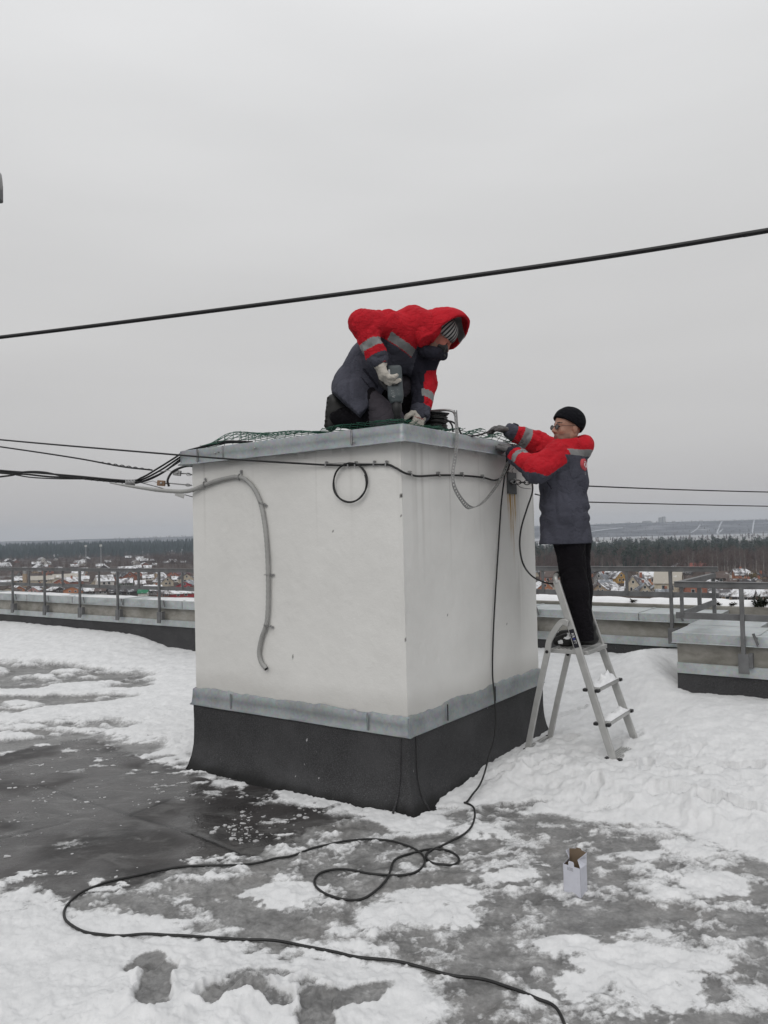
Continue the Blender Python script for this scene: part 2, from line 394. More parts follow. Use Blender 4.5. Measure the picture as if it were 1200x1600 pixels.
def height(x, y):
    x = np.asarray(x, np.float64); y = np.asarray(y, np.float64)
    A = (x-CC[0])*aA[0]+(y-CC[1])*aA[1]; B = (x-CC[0])*bB[0]+(y-CC[1])*bB[1]
    n1 = fbm2(x*2.6, y*2.6, 5, 3)-.5; n2 = fbm2(x*11, y*11, 4, 8)-.5; n3 = fbm2(x*38, y*38, 3, 5)-.5
    sw = sdpoly(x, y, WETP)+.35*n1+.16*n2+.07*n3
    wet = sst(.03, -.05, sw)
    ss = sdpoly(x, y, SLUP)+.45*n1+.2*n2+.07*n3
    slu = sst(.06, -.12, ss)
    pn = fbm2(x*2.3+3, y*3.1, 6, 21, .6)+.20*n3+.30*n2
    patch = sst(.47, .82, pn)*.95
    sm_ = fbm2(x*7.5+.4*y, y*11, 5, 27, .62)+.25*n3; patch = np.maximum(patch, .62*sst(.47, .70, sm_)*sst(.30, .55, fbm2(x*1.5+5, y*1.9, 3, 29)))
    for px, py, rx, ry in PATCH:
        c = G(px, py); ex = G(px+rx, py)[0]-c[0]; ey = abs(G(px, py-ry)[1]-G(px, py+ry)[1])/2
        q = np.sqrt(((x-c[0])/ex)**2+((y-c[1])/ey)**2)+n1*2.2+n2*1.5+n3*.8
        patch = np.maximum(patch, .9*sst(1.25, .55, q))
    gr = sst(.15, -.25, sdpoly(x, y, GREYP)+.5*n1+.12*n2); gr = gr*sst(.38, .58, fbm2(x*1.6+9, y*3.4, 5, 41)+.06*n2)
    th = sst(.12, -.2, sdpoly(x, y, THAWP)+.5*n1+.2*n2)*sst(.40, .56, fbm2(x*2.2+2, y*4, 5, 47))
    cover = (1-slu*(1-patch))
    halo = sst(.26, .02, sw+.35*n2+.12*n3)*sst(.30, .55, fbm2(x*3+4, y*5, 4, 37)); cover = np.minimum(cover, 1-.8*halo)
    cover = np.minimum(cover, 1-.97*gr); cover = np.minimum(cover, 1-.9*th)
    # spots of white left on the wet bitumen
    spots = sst(.61, .72, fbm2(x*5+1, y*9, 6, 61, .64))*sst(-.75, -.05, sw)*.8
    wetw = wet*(1-spots*.9)
    cover = np.minimum(cover, 1-wet)+spots*wet
    # thickness of the snow
    T = .034 + .02*n1
    base_ = sst(-.32, -.16, B)*sst(.0, -.07, B)*sst(-1.75, -1.5, A)*sst(-.1, -.5, A)*sst(.40, .56, fbm2(x*6, y*6, 4, 71)+.25*n2)
    wet = wet*(1-base_); cover = np.maximum(cover, base_*.9)
    right = sst(-.15, .35, A)
    T = T + right*(.035+.05*sst(-.4, .9, B))
    hr = .30*sst(1.7, 4.0, B)*sst(-2., -.9, A)*sst(.95, .55, A) + .17*sst(1.1, 2.65, B)*sst(.5, 1.1, A)
    sc = G(1078, 1092, .1); cr2 = G(1035, 1060, .25)
    hr = hr - .17*np.exp(-(((x-sc[0])/.26)**2+((y-sc[1])/.36)**2)) + .12*np.exp(-(((x-cr2[0]+.12)/.30)**2+((y-cr2[1])/.45)**2)) + .10*np.exp(-(((A-.62)/.26)**2+((B-2.72)/.30)**2))
    hl = np.interp(A, _drA, _drH)*np.exp(-np.clip(3.1-B, 0, 9)/1.15)*sst(-2.0, -3.5, A)
    T = T + np.maximum(hr, -.12*right) + hl
    churn = right*sst(2.1, .8, B)*sst(.0, .12, ss)
    lumps = (n2*.034+n3*.010)*(.22+churn) + (fbm2(x*5, y*5, 4, 31)-.5)*.040*churn
    cov0 = cover.copy()
    dep = np.zeros_like(x)
    for px, py, L, Wd, ang, de, ex in STEPS:
        c = G(px, py, .05); ca, sa = math.cos(rad(ang)), math.sin(rad(ang))
        u = (x-c[0])*ca+(y-c[1])*sa; v = -(x-c[0])*sa+(y-c[1])*ca
        waist = 1-.28*np.exp(-((u+.02*L)/(.16*L))**2)
        q = np.sqrt((u/(L/2))**2+(v/(Wd/2*waist))**2)+n2*.28+n3*.22
        k = sst(1.12, .85, q); rim = np.exp(-((q-1.22)/.16)**2)
        dep += k*de*(1+.5*n2) - rim*.012
        cover = cover*(1-np.minimum(1, k*ex*.88))
    deep = sst(-.05, .55, sdpoly(x, y, SLUP)+.30*n1)*sst(-.02, .40, sdpoly(x, y, WETP)+.2*n1)*(1-.8*np.maximum(gr, th))      # full snow; elsewhere only a thin film
    z = T*deep + lumps*(.3+.7*deep) - dep*np.clip(T/.05, .25, 1)*(.4+.6*deep) + cov0*(1-wet)*(.010+n2*.018+n3*.010)
    z = z + slu*(1-wet)*(.006+n2*.022+n3*.008) + wet*(n1*.006+n2*.003*(1-wet)) + spots*wet*.010
    # nothing grows up into the shaft
    return z, np.clip(cover, 0, 1), np.clip(wetw, 0, 1), sw
NU, NV = 940, 820
uu = np.linspace(-.86, .86, NU); vv = np.exp(np.linspace(math.log(1.1), math.log(13.6), NV))
Xg = (uu[None, :]*vv[:, None]).ravel(); Yg = np.repeat(vv, NU)
Zg, cov, wet, _sw = height(Xg, Yg)
seam = np.zeros_like(Xg, dtype=np.float32)
for pl in ([(60, 1225), (118, 1246), (205, 1274), (305, 1303)], [(205, 1273), (265, 1250)], [(20, 1306), (110, 1282)], [(-100, 1330), (20, 1306)], [(305, 1303), (380, 1335)]):
    g = gp(pl)
    for a_, b_ in zip(g, g[1:]):
        ex, ey = b_[0]-a_[0], b_[1]-a_[1]; tt = np.clip(((Xg-a_[0])*ex+(Yg-a_[1])*ey)/(ex*ex+ey*ey), 0, 1)
        d = np.hypot(Xg-a_[0]-ex*tt, Yg-a_[1]-ey*tt); seam = np.maximum(seam, np.exp(-(d/.011)**2))
        Zg = Zg - .004*np.exp(-(d/.012)**2)*wet
Ag = (Xg-CC[0])*aA[0]+(Yg-CC[1])*aA[1]; Bg = (Xg-CC[0])*bB[0]+(Yg-CC[1])*bB[1]
inwall = ((Bg > 3.3) & (Ag < -3.0)) | (Bg > 4.2) | ((Bg > 2.85) & (Ag > .95)) | ((Ag > -1.72) & (Ag < -.08) & (Bg > .08) & (Bg < 1.74))
idx = (np.arange(NV-1)[:, None]*NU+np.arange(NU-1)[None, :]).ravel()
Q = np.stack([idx, idx+1, idx+NU+1, idx+NU], 1)
Q = Q[~inwall[Q].all(1)]
ground = mesh_np('roof_ground', np.stack([Xg, Yg, Zg], 1), Q, MT['ground'], attrs=dict(cover=cov, wet=wet, seam=seam))
tag(ground, kind='structure')
_Z2 = Zg.reshape(NV, NU); _C2 = np.asarray(cov).reshape(NV, NU); _S2 = np.asarray(_sw).reshape(NV, NU)
def gs(x, y, F=_Z2):
    """bilinear sample of the ground sheet"""
    x = np.asarray(x, float); y = np.asarray(y, float)
    j = np.clip((np.log(np.maximum(y, 1.11))-math.log(1.1))/(math.log(13.6)-math.log(1.1))*(NV-1), 0, NV-1.001)
    i = np.clip((x/np.maximum(y, .1)+.86)/1.72*(NU-1), 0, NU-1.001)
    i0 = i.astype(int); j0 = j.astype(int); fi = i-i0; fj = j-j0
    return (F[j0, i0]*(1-fi)+F[j0, i0+1]*fi)*(1-fj)+(F[j0+1, i0]*(1-fi)+F[j0+1, i0+1]*fi)*fj
def gz(x, y): return float(gs(x, y))
def GG(px, py, lift=0.):                    # sight line down to the real surface
    z = 0.
    for _ in range(6):
        p = G(px, py, z+lift); z = gz(p[0], p[1])
    p[2] = z+lift; return p
# roof deck under and around the snow
mb = MB()
mb.box(W(-6, -4.1, -.18), (34, 18.4, .3), (aA, bB, ZZ))
deck = mb.build('roof_deck', MT['bitumen']); tag(deck, kind='structure')
# loose ice crumbs on the wet patch
mb = MB(); k = 0
cpx = RNG.uniform(-40, 560, 30000); cpy = RNG.uniform(1165, 1400, 30000)
cg = np.array([G(a, b) for a, b in zip(cpx, cpy)])
cdn = fbm2(cg[:, 0]*2.2, cg[:, 1]*2.2, 4, 77); cs = gs(cg[:, 0], cg[:, 1], _S2); cz = gs(cg[:, 0], cg[:, 1])
prf = .05+.95*np.exp(-((cpx-370)/95)**2-((cpy-1288)/42)**2)+.5*np.exp(-((cpx-60)/60)**2-((cpy-1235)/16)**2)
for i_ in np.nonzero((cs < .02) & (RNG.random(30000) < prf*np.maximum(0, cdn-.36)*6))[0][:320]:
    g = cg[i_]; z = cz[i_]
    r = random.choice((.0035, .004, .005, .006, .008, .011, .016))*random.uniform(.6, 1.3); n_ = random.randint(5, 7); a0 = random.random()*6
    pts = [(g[0]+math.cos(a0+6.283*i/n_)*r*random.uniform(.4, 1.7), g[1]+math.sin(a0+6.283*i/n_)*r*random.uniform(.4, 1.3)) for i in range(n_)]
    h = r*random.uniform(.12, .4)
    V = [(x, y, z-.004) for x, y in pts]+[(g[0]+(x-g[0])*.8, g[1]+(y-g[1])*.8, z+h) for x, y in pts]
    mb.add(V, [tuple(range(n_, 2*n_))]+[(i, (i+1) % n_, n_+(i+1) % n_, n_+i) for i in range(n_)]); k += 1
tag(mb.build('ice_crumbs', simple('wet_ice_crumbs', (.46, .46, .465), .5, 0, .35, 60, .3, 90, .004, .4)), 'white crumbs of ice scattered over the dark wet roofing', 'ice crumbs', kind='stuff')
# ------------------------------------------------------------------ the ventilation shaft
SL, SR, ZT = 1.80, 1.82, 2.165
shaft = thing('ventilation_shaft', 'white rendered ventilation shaft with a zinc cap and dark bitumen foot', 'roof shaft', W(-.9, .9, 0))
def grid(o, ex, ey, nx, ny):
    u = np.linspace(0, 1, nx); v = np.linspace(0, 1, ny)
    V = o[None, None, :]+ex[None, None, :]*u[None, :, None]+ey[None, None, :]*v[:, None, None]
    i = (np.arange(ny-1)[:, None]*nx+np.arange(nx-1)[None, :]).ravel()
    return V.reshape(-1, 3), np.stack([i, i+1, i+nx+1, i+nx], 1)
Vs, Qs, off = [], [], 0
for o, e in ((W(-SL, 0, .40), aA*SL), (W(0, 0, .40), bB*SR), (W(0, SR, .40), -aA*SL), (W(-SL, SR, .40), -bB*SR)):
    v, q = grid(o, e, ZZ*(ZT-.40), 170, 160); Vs.append(v); Qs.append(q+off); off += len(v)
V = np.concatenate(Vs); Qw = np.concatenate(Qs)
A_, B_ = AB(V); z_ = V[:, 2]
fl = (np.abs(B_) < 1e-4); fr = (np.abs(A_) < 1e-4)
s_ = np.where(fl, A_, B_+3)
rust = np.zeros(len(V))
for px, y0, y1, wd in ((796.5, 772, 842, .015), (803.5, 772, 812, .012), (800, 772, 876, .008), (793, 772, 792, .006)):
    p0 = onA(px, y0, 0); p1 = onA(px, y1, 0); b0 = AB(p0)[1]
    wob = (fbm2(z_*6, z_*0, 3, 5)-.5)*.02
    rust = np.maximum(rust, np.exp(-(((B_-b0+wob)/wd)**2))*fr*sst(p1[2]-.12, p0[2]-.02, z_)*(z_ < p0[2]+.004)*(.55+.7*vn2(z_*30, B_*80, 3)))
n_ = fbm2(s_*2.2, z_*1.2, 5, 11)
grime = .55*sst(2.10, 2.16, z_+.05*(fbm2(s_*9, z_*3, 3, 2)-.5))*(fbm2(s_*7, z_*2, 3, 4) > .46)
st_ = vn2(s_*16, s_*0, 9)*vn2(s_*40, s_*0+3, 19)
grime = np.maximum(grime, sst(.38, .70, st_)*sst(1.1, 2.15, z_)*.45*fr)
grime = np.maximum(grime, sst(.48, .75, st_)*sst(1.3, 2.15, z_)*.28*fl)
grime = np.maximum(grime, .40*sst(.72, .56, z_+.1*(n_-.5)))
b805 = AB(onA(805, 900, 0))[1]
grime = np.maximum(grime, fr*.40*np.exp(-((B_-b805-.06)/.05)**2)*sst(.6, 1.4, z_)*sst(.35, .6, vn2(B_*50, z_*2, 8)))
chip = np.zeros(len(V))
for px, py, r, sx in ((458, 1026, .012, .35), (627, 775, .012, .8), (626, 806, .008, .6), (634, 1000, .010, .4), (633, 900, .006, .5), (792, 975, .010, .3), (700, 960, .005, 1), (520, 830, .004, 1), (355, 905, .004, 1)):
    p = onB(px, py, 0) if px < 634 else onA(px, py, 0); pa, pb = AB(p)
    d = np.sqrt((((A_-pa)+(B_-pb))/(r*sx))**2+((z_-p[2])/r)**2)+(vn2(s_*150, z_*150, 4)-.5)*.8
    chip = np.maximum(chip, sst(1.1, .7, d))
for px, py, L in ():           # dark gaps above the strip
    p = onB(px, py, 0) if px < 634 else onA(px, py, 0); pa, pb = AB(p)
    ds = np.abs((A_-pa)+(B_-pb)); on = fl if px < 634 else fr
    chip = np.maximum(chip, on*sst(L, L*.7, ds)*sst(.013, .004, np.abs(z_-p[2]+.006-.010*(vn2(s_*25, s_*0, 6)-.5)*2)))
nrm = np.where(fl[:, None], -bB[None], np.where(fr[:, None], aA[None], 0))
V = V + nrm*((fbm2(s_*1.5, z_*1.5, 4, 33)-.5)*.012+(fbm2(s_*14, z_*14, 3, 34)-.5)*.0035)[:, None]*sst(0, .03, np.minimum(np.abs(A_), 9)+np.minimum(np.abs(B_), 9))[:, None]
mesh_np('wall', V, Qw, MT['plaster'], parent=shaft, attrs=dict(rust=rust, grime=grime, chip=chip))

# zinc strip round the foot, ragged where the render laps over it
def ring(off, seg=.02):
    """outline of the shaft pushed out by off; the same number of points whatever off is"""
    c = [(-SL-off, -off), (off, -off), (off, SR+off), (-SL-off, SR+off)]; out = []
    for i in range(4):
        p, q = np.array(c[i]), np.array(c[(i+1) % 4]); n = int((SL if i % 2 == 0 else SR)/seg)
        for j in range(n): out.append(p+(q-p)*j/n)
    return np.array(out)
rg = ring(.016, .012); N = len(rg); s = np.arange(N)*.012
jag = (fbm2(s*5, s*0, 4, 12)-.5)*.035+(fbm2(s*22, s*0, 3, 13)-.5)*.014
rows = []
rows.append([W(*p, .556+j) for p, j in zip(ring(.004, .012)[:N], jag)])
rows.append([W(*p, .548+j) for p, j in zip(rg, jag)])
rows.append([W(*p, .50) for p in ring(.019, .012)[:N]]); rows.append([W(*p, .452) for p in ring(.023, .012)[:N]])
rows.append([W(*p, .440) for p in ring(.034, .012)[:N]]); rows.append([W(*p, .436) for p in ring(.033, .012)[:N]]); rows.append([W(*p, .440) for p in ring(.010, .012)[:N]])
V = np.array(rows).reshape(-1, 3); K = len(rows)
dent = (fbm2(np.tile(s, K)*3, np.repeat(np.arange(K), N)*.3, 3, 15)-.5)*.012
A_, B_ = AB(V); V = V+np.where((B_ < 0)[:, None], -bB, aA)*dent[:, None]
Qr = np.array([(r*N+(i+1) % N, r*N+i, (r+1)*N+i, (r+1)*N+(i+1) % N) for r in range(K-1) for i in range(N)])
mesh_np('flashing_strip', V, Qr, MT['zinc'], parent=shaft)
for px, py0, py1 in ((359.5, 1075, 1104), (573.5, 1110, 1140)):
    p = onB(px, (py0+py1)/2, -.03); a_ = AB(p)[0]; mb = MB(); mb.box(W(a_, -.027, .498), (.003, .007, .10), (aA, bB, ZZ)); mb.box(W(a_+.0035, -.028, .498), (.005, .006, .10), (aA, bB, ZZ), 1); mb.build('strip_seam', [MT['darkplastic'], MT['zinc']], shaft)
mb = MB(); mb.box(W(.024, -.024, .498), (.012, .012, .104), (aA, bB, ZZ)); mb.build('corner_fold', MT['zinc'], shaft)
for px in (700, 775):
    b_ = AB(onA(px, 1100, .03))[1]; mb = MB(); mb.box(W(.027, b_, .498), (.007, .003, .10), (aA, bB, ZZ)); mb.build('strip_seam', MT['darkplastic'], shaft)

# bitumen foot: flares to the floor, with folds at the corner and a torn edge
rows = []; tears = []; seg = .014
zs = [.447, .40, .34, .28, .22, .17, .12, .085, .055, .03, .012, -.012]
base = ring(.0, seg); N = len(base); s = np.arange(N)*seg
for k, z in enumerate(zs):
    fl_ = .022+.076*max(0, 1-z/.30)**3.2
    r_ = ring(fl_, seg)
    out = r_
    out[:, 0] = np.where(out[:, 0] < -SL, -SL+(out[:, 0]+SL)*.2, out[:, 0])
    wv = (fbm2(s*1.6, s*0+z*3, 4, 51)-.5)*.03*(1-z/.5)+(fbm2(s*6+z*4, s*0+z*9, 3, 52)-.5)*.022*(1-z/.6)
    low = max(0, 1-z/.09); wv = wv+low*(fbm2(s*9, s*0+z*14, 4, 53)-.5)*.10
    ctr = np.array([-SL/2, SR/2]); d = out-ctr; d /= np.abs(d).max(1, keepdims=True)
    out = out+np.where(np.abs(d) > .999, np.sign(d), 0)*wv[:, None]
    rows.append(np.array([W(p[0], p[1], z) for p in out[:N]]))
    tears.append(sst(.10, .02, z+.07*(fbm2(s*5, s*0, 4, 57)-.35)+0*s))
N = min(len(r) for r in rows); K = len(rows); rows = [r[:N] for r in rows]; tears = [t_[:N] for t_ in tears]
Qr = np.array([(r*N+(i+1) % N, r*N+i, (r+1)*N+i, (r+1)*N+(i+1) % N) for r in range(K-1) for i in range(N)])
mesh_np('bitumen_skirt', np.concatenate(rows), Qr, MT['bitumen'], parent=shaft, attrs=dict(tear=np.concatenate(tears)))
mb = MB()                                               # folds of the felt at the near corner
for px0, px1, face in ((627, 625, 0), (649, 650, 1)):
    pts = []
    for k in range(9):
        z = .43-.41*k/8; fl_ = .026+.085*max(0, 1-z/.30)**3.2
        pts.append(W(-.035-.02*k/8, -fl_, z) if face == 0 else W(fl_, .045+.012*k/8, z))
    mb.tube(pts, [.003+.0045*k/8 for k in range(9)], 6)
mb.build('felt_fold', MT['bitumen'], shaft, smooth=True)

# zinc cap: dented face, drip edge, seams
OV, ZC0, ZC1 = .06, 2.135, 2.238
def capring(o): 
    return ring(o, .03)
prof = [(.0, ZC0+.03), (OV-.012, ZC0+.014), (OV+.012, ZC0-.004), (OV+.013, ZC0+.001), (OV, ZC0+.012), (OV, ZC0+.05), (OV-.001, ZC1-.006), (OV-.010, ZC1), (-.15, ZC1+.012)]
n0 = 4*60; rows = []
for o, z in prof:
    c = [(-SL-o, -o), (o, -o), (o, SR+o), (-SL-o, SR+o)]; out = []
    for i in range(4):
        p, q = np.array(c[i]), np.array(c[(i+1) % 4])
        for j in range(60): out.append(p+(q-p)*j/60)
    rows.append(np.array([W(p[0], p[1], z) for p in out]))
V = np.concatenate(rows); K = len(rows); N = n0
sarr = np.tile(np.arange(N)*.031, K); karr = np.repeat(np.arange(K), N)
dent = (fbm2(sarr*2.0, karr*.5, 4, 71)-.5)*.022+(fbm2(sarr*6.5, karr*.6, 3, 72)-.5)*.010
A_, B_ = AB(V); V = V+np.where((B_ < 0)[:, None], -bB, aA)*(dent*(karr > 1)*(karr < 7))[:, None]
V[:, 2] += (fbm2(sarr*1.5, karr*0, 4, 73)-.5)*.014*(karr > 0)*(karr < 5)
Qr = [(r*N+(i+1) % N, r*N+i, (r+1)*N+i, (r+1)*N+(i+1) % N) for r in range(K-1) for i in range(N)]
Qr = np.array(Qr)[:, ::-1]; top = (K-1)*N; tp = np.array([[top, top+60, top+120, top+180]])
mesh_np('cap', V, np.concatenate([Qr, tp]), MT['zinc'], parent=shaft)
for px, py in ((348, 704), (549, 682), (308, 708)):
    a_ = AB(onB(px, py, -OV))[0]; mb = MB()
    mb.box(W(a_, -OV-.001, (ZC0+ZC1)/2+.004), (.004, .008, .09), (aA, bB, ZZ)); mb.box(W(a_+.0045, -OV-.003, (ZC0+ZC1)/2+.004), (.006, .006, .09), (aA, bB, ZZ), 1); mb.build('cap_seam', [MT['darkplastic'], MT['steel']], shaft)
b_ = AB(onA(800, 690, OV))[1]
mb = MB(); mb.box(W(OV+.001, b_, (ZC0+ZC1)/2+.004), (.008, .004, .09), (aA, bB, ZZ)); mb.build('cap_seam', MT['darkplastic'], shaft)
for px, py in ((336, 708), (341, 706), (398, 700), (553, 690), (785, 697)):
    p = onB(px, py, -OV-.006) if px < 628 else onA(px, py, OV+.006)
    mb = MB(); mb.lathe([(.006, 0), (.006, .003), (.003, .006)], p, -bB if px < 628 else aA, 8); mb.build('screw', MT['steel'], shaft)

# ------------------------------------------------------------------ green chain link mesh thrown over the cap
mesh_obj = MB()
def net_z(A, B):
    h = ZC1+.016+.012*float(fbm2(np.array([A*5.]), np.array([B*5.]), 3, 81)[0])
    h += .085*sst(-1.80, -1.50, A)*sst(-.55, -1.15, A)*sst(-.05, .11, B)*math.exp(-(max(0, B-.11)/.35)**2)*(.85+.25*math.sin(A*8+1))
    h += .03*math.exp(-((A+.02)/.2)**2-((B-1.1)/.5)**2)*(1+.8*math.sin(B*21+A*8)) + .022*math.exp(-((A+.3)/.3)**2-((B-.0)/.1)**2)
    return h
pitch = .052; c45 = math.sqrt(.5)
for fam in (0, 1):
    for k in range(-36, 37):
        off = k*pitch*1.0; run = []
        for j in range(0, 136):
            t_ = -1.9+j*3.8/135
            zig = .0
            if fam == 0: A = -.85+(off+t_)*c45*1.0; B = .85+(t_-off)*c45
            else: A = -.85+(off-t_)*c45; B = .85+(t_+off)*c45
            wob = .010*math.sin(A*13+B*7+fam); A2 = A+wob; B2 = B+wob*.8
            lo = -.035+.03*math.sin(A*17); 
            if A2 < -1.74-.03*math.sin(B*9) or A2 > .05+.02*math.sin(B*23) or B2 < lo or B2 > 1.84:
                if len(run) > 2: mesh_obj.tube(run, .0024, 4, cap=False)
                run = []; continue
            if A2 < -.45 and B2 > 1.0: 
                if len(run) > 2: mesh_obj.tube(run, .0024, 4, cap=False)
                run = []; continue
            run.append(W(A2, B2, net_z(A2, B2)+(.003 if fam else 0)))
        if len(run) > 2: mesh_obj.tube(run, .0024, 4, cap=False)
net = mesh_obj.build('wire_mesh', MT['green'], smooth=True)
tag(net, 'green plastic coated wire mesh spread over the cap of the white shaft', 'wire mesh')

# ------------------------------------------------------------------ parapets and railings
def parapet(label, A0, A1, Bf, depth, capz=.745, snow=None, sides=(False, False), zst=.444):
    th = thing('parapet_wall', label, 'parapet', W((A0+A1)/2, Bf+depth/2, 0))
    ax = (aA, bB, ZZ); L = A1-A0; Am = (A0+A1)/2
    n = max(8, int(L/.06)); V = []; 
    rows_ = [(zst+.004, -.012), (.36, -.014), (.25, -.02), (.13, -.05), (.04, -.10), (-.02, -.16)]
    for z, o in rows_:
        for i in range(n+1):
            a = A0+L*i/n; V.append(W(a, Bf+o+(float(fbm2(np.array([a*1.7]), np.array([z*4]), 3, 91)[0])-.5)*.03*(z < .4), z))
    Qk = [(r*(n+1)+i, (r+1)*(n+1)+i, (r+1)*(n+1)+i+1, r*(n+1)+i+1) for r in range(len(rows_)-1) for i in range(n)]
    mesh_np('bitumen_skirt', V, np.array(Qk), MT['bitumen'], parent=th, attrs=dict(tear=np.zeros(len(V))))
    m = MB(); m.box(W(Am, Bf-.011, (zst+.525)/2+.0), (L-.004, .022, .525-zst), ax); m.box(W(Am, Bf-.024, zst+.002), (L-.004, .012, .006), ax)
    m.build('flashing_strip', MT['coping'], th)
    m = MB(); m.box(W(Am, Bf+depth/2, .33), (L, depth-.01, .70), ax); m.build('concrete_band', MT['concrete'], th, bevel=.004)
    m = MB(); z0, z1 = .685, capz+.045
    m.box(W(Am, Bf+depth/2-.012, (z0+z1)/2), (L+.05, depth+.07, z1-z0), ax)
    m.box(W(Am, Bf-.058, z0+.002), (L+.05, .016, .006), ax)
    m.build('coping', MT['coping'], th, bevel=.006)
    m = MB(); k = A0+.6
    while k < A1-.2:
        m.box(W(k, Bf-.0485, (z0+z1)/2), (.006, .005, z1-z0-.012), ax); m.box(W(k, Bf+depth/2, z1+.001), (.02, depth+.04, .012), ax, 1); k += 1.25
    m.build('coping_seam', [MT['rail'], MT['coping']], th)
    return th, z1
pl, zl = parapet('long parapet with snowy zinc coping behind the railing left of the white shaft', -17.5, -3.0, 3.17, .34)
pr, zr = parapet('parapet with stained concrete band behind the man on the stepladder', -3.0, .80, 4.07, .50, .72)
pf, zf = parapet('nearest parapet with broad bare zinc coping at the right edge', .80, 7.0, 2.72, .52, .72)
# end face of the near parapet, running back to the far one
ax = (aA, bB, ZZ); m = MB(); m.box(W(1.05, 3.66, .33), (.50, .86, .70), ax); m.build('concrete_band', MT['concrete'], pf)
m = MB(); m.box(W(1.04, 3.67, .7255), (.56, .86, .079), ax); m.build('coping', MT['coping'], pf, bevel=.006)
# second low ledge with snow behind
le = thing('outer_ledge', 'low outer ledge with snow on top beyond the parapet on the right', 'ledge', W(1.5, 4.9, 0))
m = MB(); m.box(W(1.9, 4.86, .40), (9.8, .50, .80), ax); m.build('concrete_band', MT['concrete'], le, bevel=.01)
def snowcap(name, A0, A1, B0, B1, z, h, label, seed, cut=.42):
    nA, nB = int((A1-A0)/.03), max(6, int((B1-B0)/.03)); u = np.linspace(A0, A1, nA); v = np.linspace(B0, B1, nB)
    a, b = np.meshgrid(u, v); a = a.ravel(); b = b.ravel()
    f = fbm2(a*1.3, b*3., 5, seed); e = np.minimum(b-B0, B1-b)
    zz = z-.012+h*sst(cut, cut+.22, f)*sst(-.01, .09, e)+.012*sst(cut, cut+.1, f)*(e > .005)
    V = CC[None]+aA[None]*a[:, None]+bB[None]*b[:, None]+ZZ[None]*zz[:, None]
    i = (np.arange(nB-1)[:, None]*nA+np.arange(nA-1)[None, :]).ravel()
    o = mesh_np(name, V, np.stack([i, i+1, i+nA+1, i+nA], 1), MT['snow']); return tag(o, label, 'snow', kind='stuff')
snowcap('snow_layer', -17.4, -3.05, 3.15, 3.50, zl+.004, .016, 'thin snow lying on the left parapet coping', 5, .40)
snowcap('snow_layer', -2.9, 6.7, 4.63, 5.10, .802, .045, 'snow lying along the low outer ledge on the right', 6, .22)
# railings
def railing(label, posts, bals, A0, A1, B, zt=1.215, zm=.955, pz=.50, extra=None):
    r = thing('guard_railing', label, 'railing', W((A0+A1)/2, B, .8))
    m = MB(); m.box(W((A0+A1)/2, B, zt-.02), (A1-A0, .035, .045), ax); m.box(W((A0+A1)/2, B-.005, zt+.0035), (A1-A0, .05, .006), ax); m.build('top_rail', MT['rail'], r, bevel=.003)
    m = MB(); m.box(W((A0+A1)/2, B+.012, zm), (A1-A0, .014, .05), ax); m.build('middle_rail', MT['rail'], r, bevel=.002)
    for a in posts:
        m = MB(); m.box(W(a, B-.012, (zt-.04+pz)/2), (.03, .03, zt-.04-pz), ax); m.box(W(a, B-.03+.005, pz+.06), (.075, .012, .15), ax)
        m.box(W(a+.05, B-.0, pz+.085), (.03, .05, .11), ax)
        o = m.build('post', MT['rail'], r, bevel=.002)
        m = MB(); p0 = W(a+.07, B-.002, .79); m.bar(p0, W(a+.10, B-.004, .705), .02, .006, bB); m.build('brace', MT['rail'], o)
    for a in bals:
        m = MB(); m.box(W(a, B+.004, (zt-.04+zm)/2), (.024, .024, zt-.04-zm), ax); m.build('baluster', MT['rail'], r)
    return r
Br = 3.17-.075
lp = [AB(onB(x, 930, Br))[0] for x in (21, 71, 126, 185, 250)]; d_ = lp[-1]-lp[-2]
lp = [lp[0]-2*d_, lp[0]-d_]+lp+[lp[-1]+d_, lp[-1]+2*d_]
lb = [(p+q)/2 for p, q in zip(lp, lp[1:])]
railing('long grey guard railing on the parapet left of the white shaft', lp, lb, lp[0]-1, -3.02, Br, pz=.50)
Br2 = 4.07-.075
rp = [AB(onB(1049, 930, Br2))[0]]; rp = [rp[0]-1.9*.78*2, rp[0]-1.9*.78, rp[0]]
rb = [AB(onB(979, 905, Br2))[0], AB(onB(848, 905, Br2))[0]]
railing('grey guard railing behind the man on the stepladder', rp, rb, -2.98, .86, Br2, zt=1.22)
Bf_ = 2.72-.075; Ac = AB(onB(1058, 912, Bf_))[0]
fp = [AB(onB(1160, 960, Bf_))[0]]; fp = [fp[0], fp[0]+1.3, fp[0]+2.6]
fr_ = railing('grey guard railing turning a corner at the right edge', fp, [Ac+.03], Ac-.02, 6.5, Bf_, zt=1.17, zm=.905)
m = MB(); m.box(W(Ac, (Bf_+Br2)/2-.02, 1.15), (.04, Br2-Bf_-.10, .045), ax); m.build('top_rail', MT['rail'], fr_, bevel=.003)
m = MB(); m.box(W(Ac+.01, (Bf_+Br2)/2-.02, .905), (.014, Br2-Bf_-.10, .05), ax); m.build('middle_rail', MT['rail'], fr_)
for b_, z_b, h_b in ((3.35, 1.03, .26), (3.9, .98, .42)): m = MB(); m.box(W(Ac, b_, z_b), (.03, .03, h_b), ax); m.build('baluster', MT['rail'], fr_)
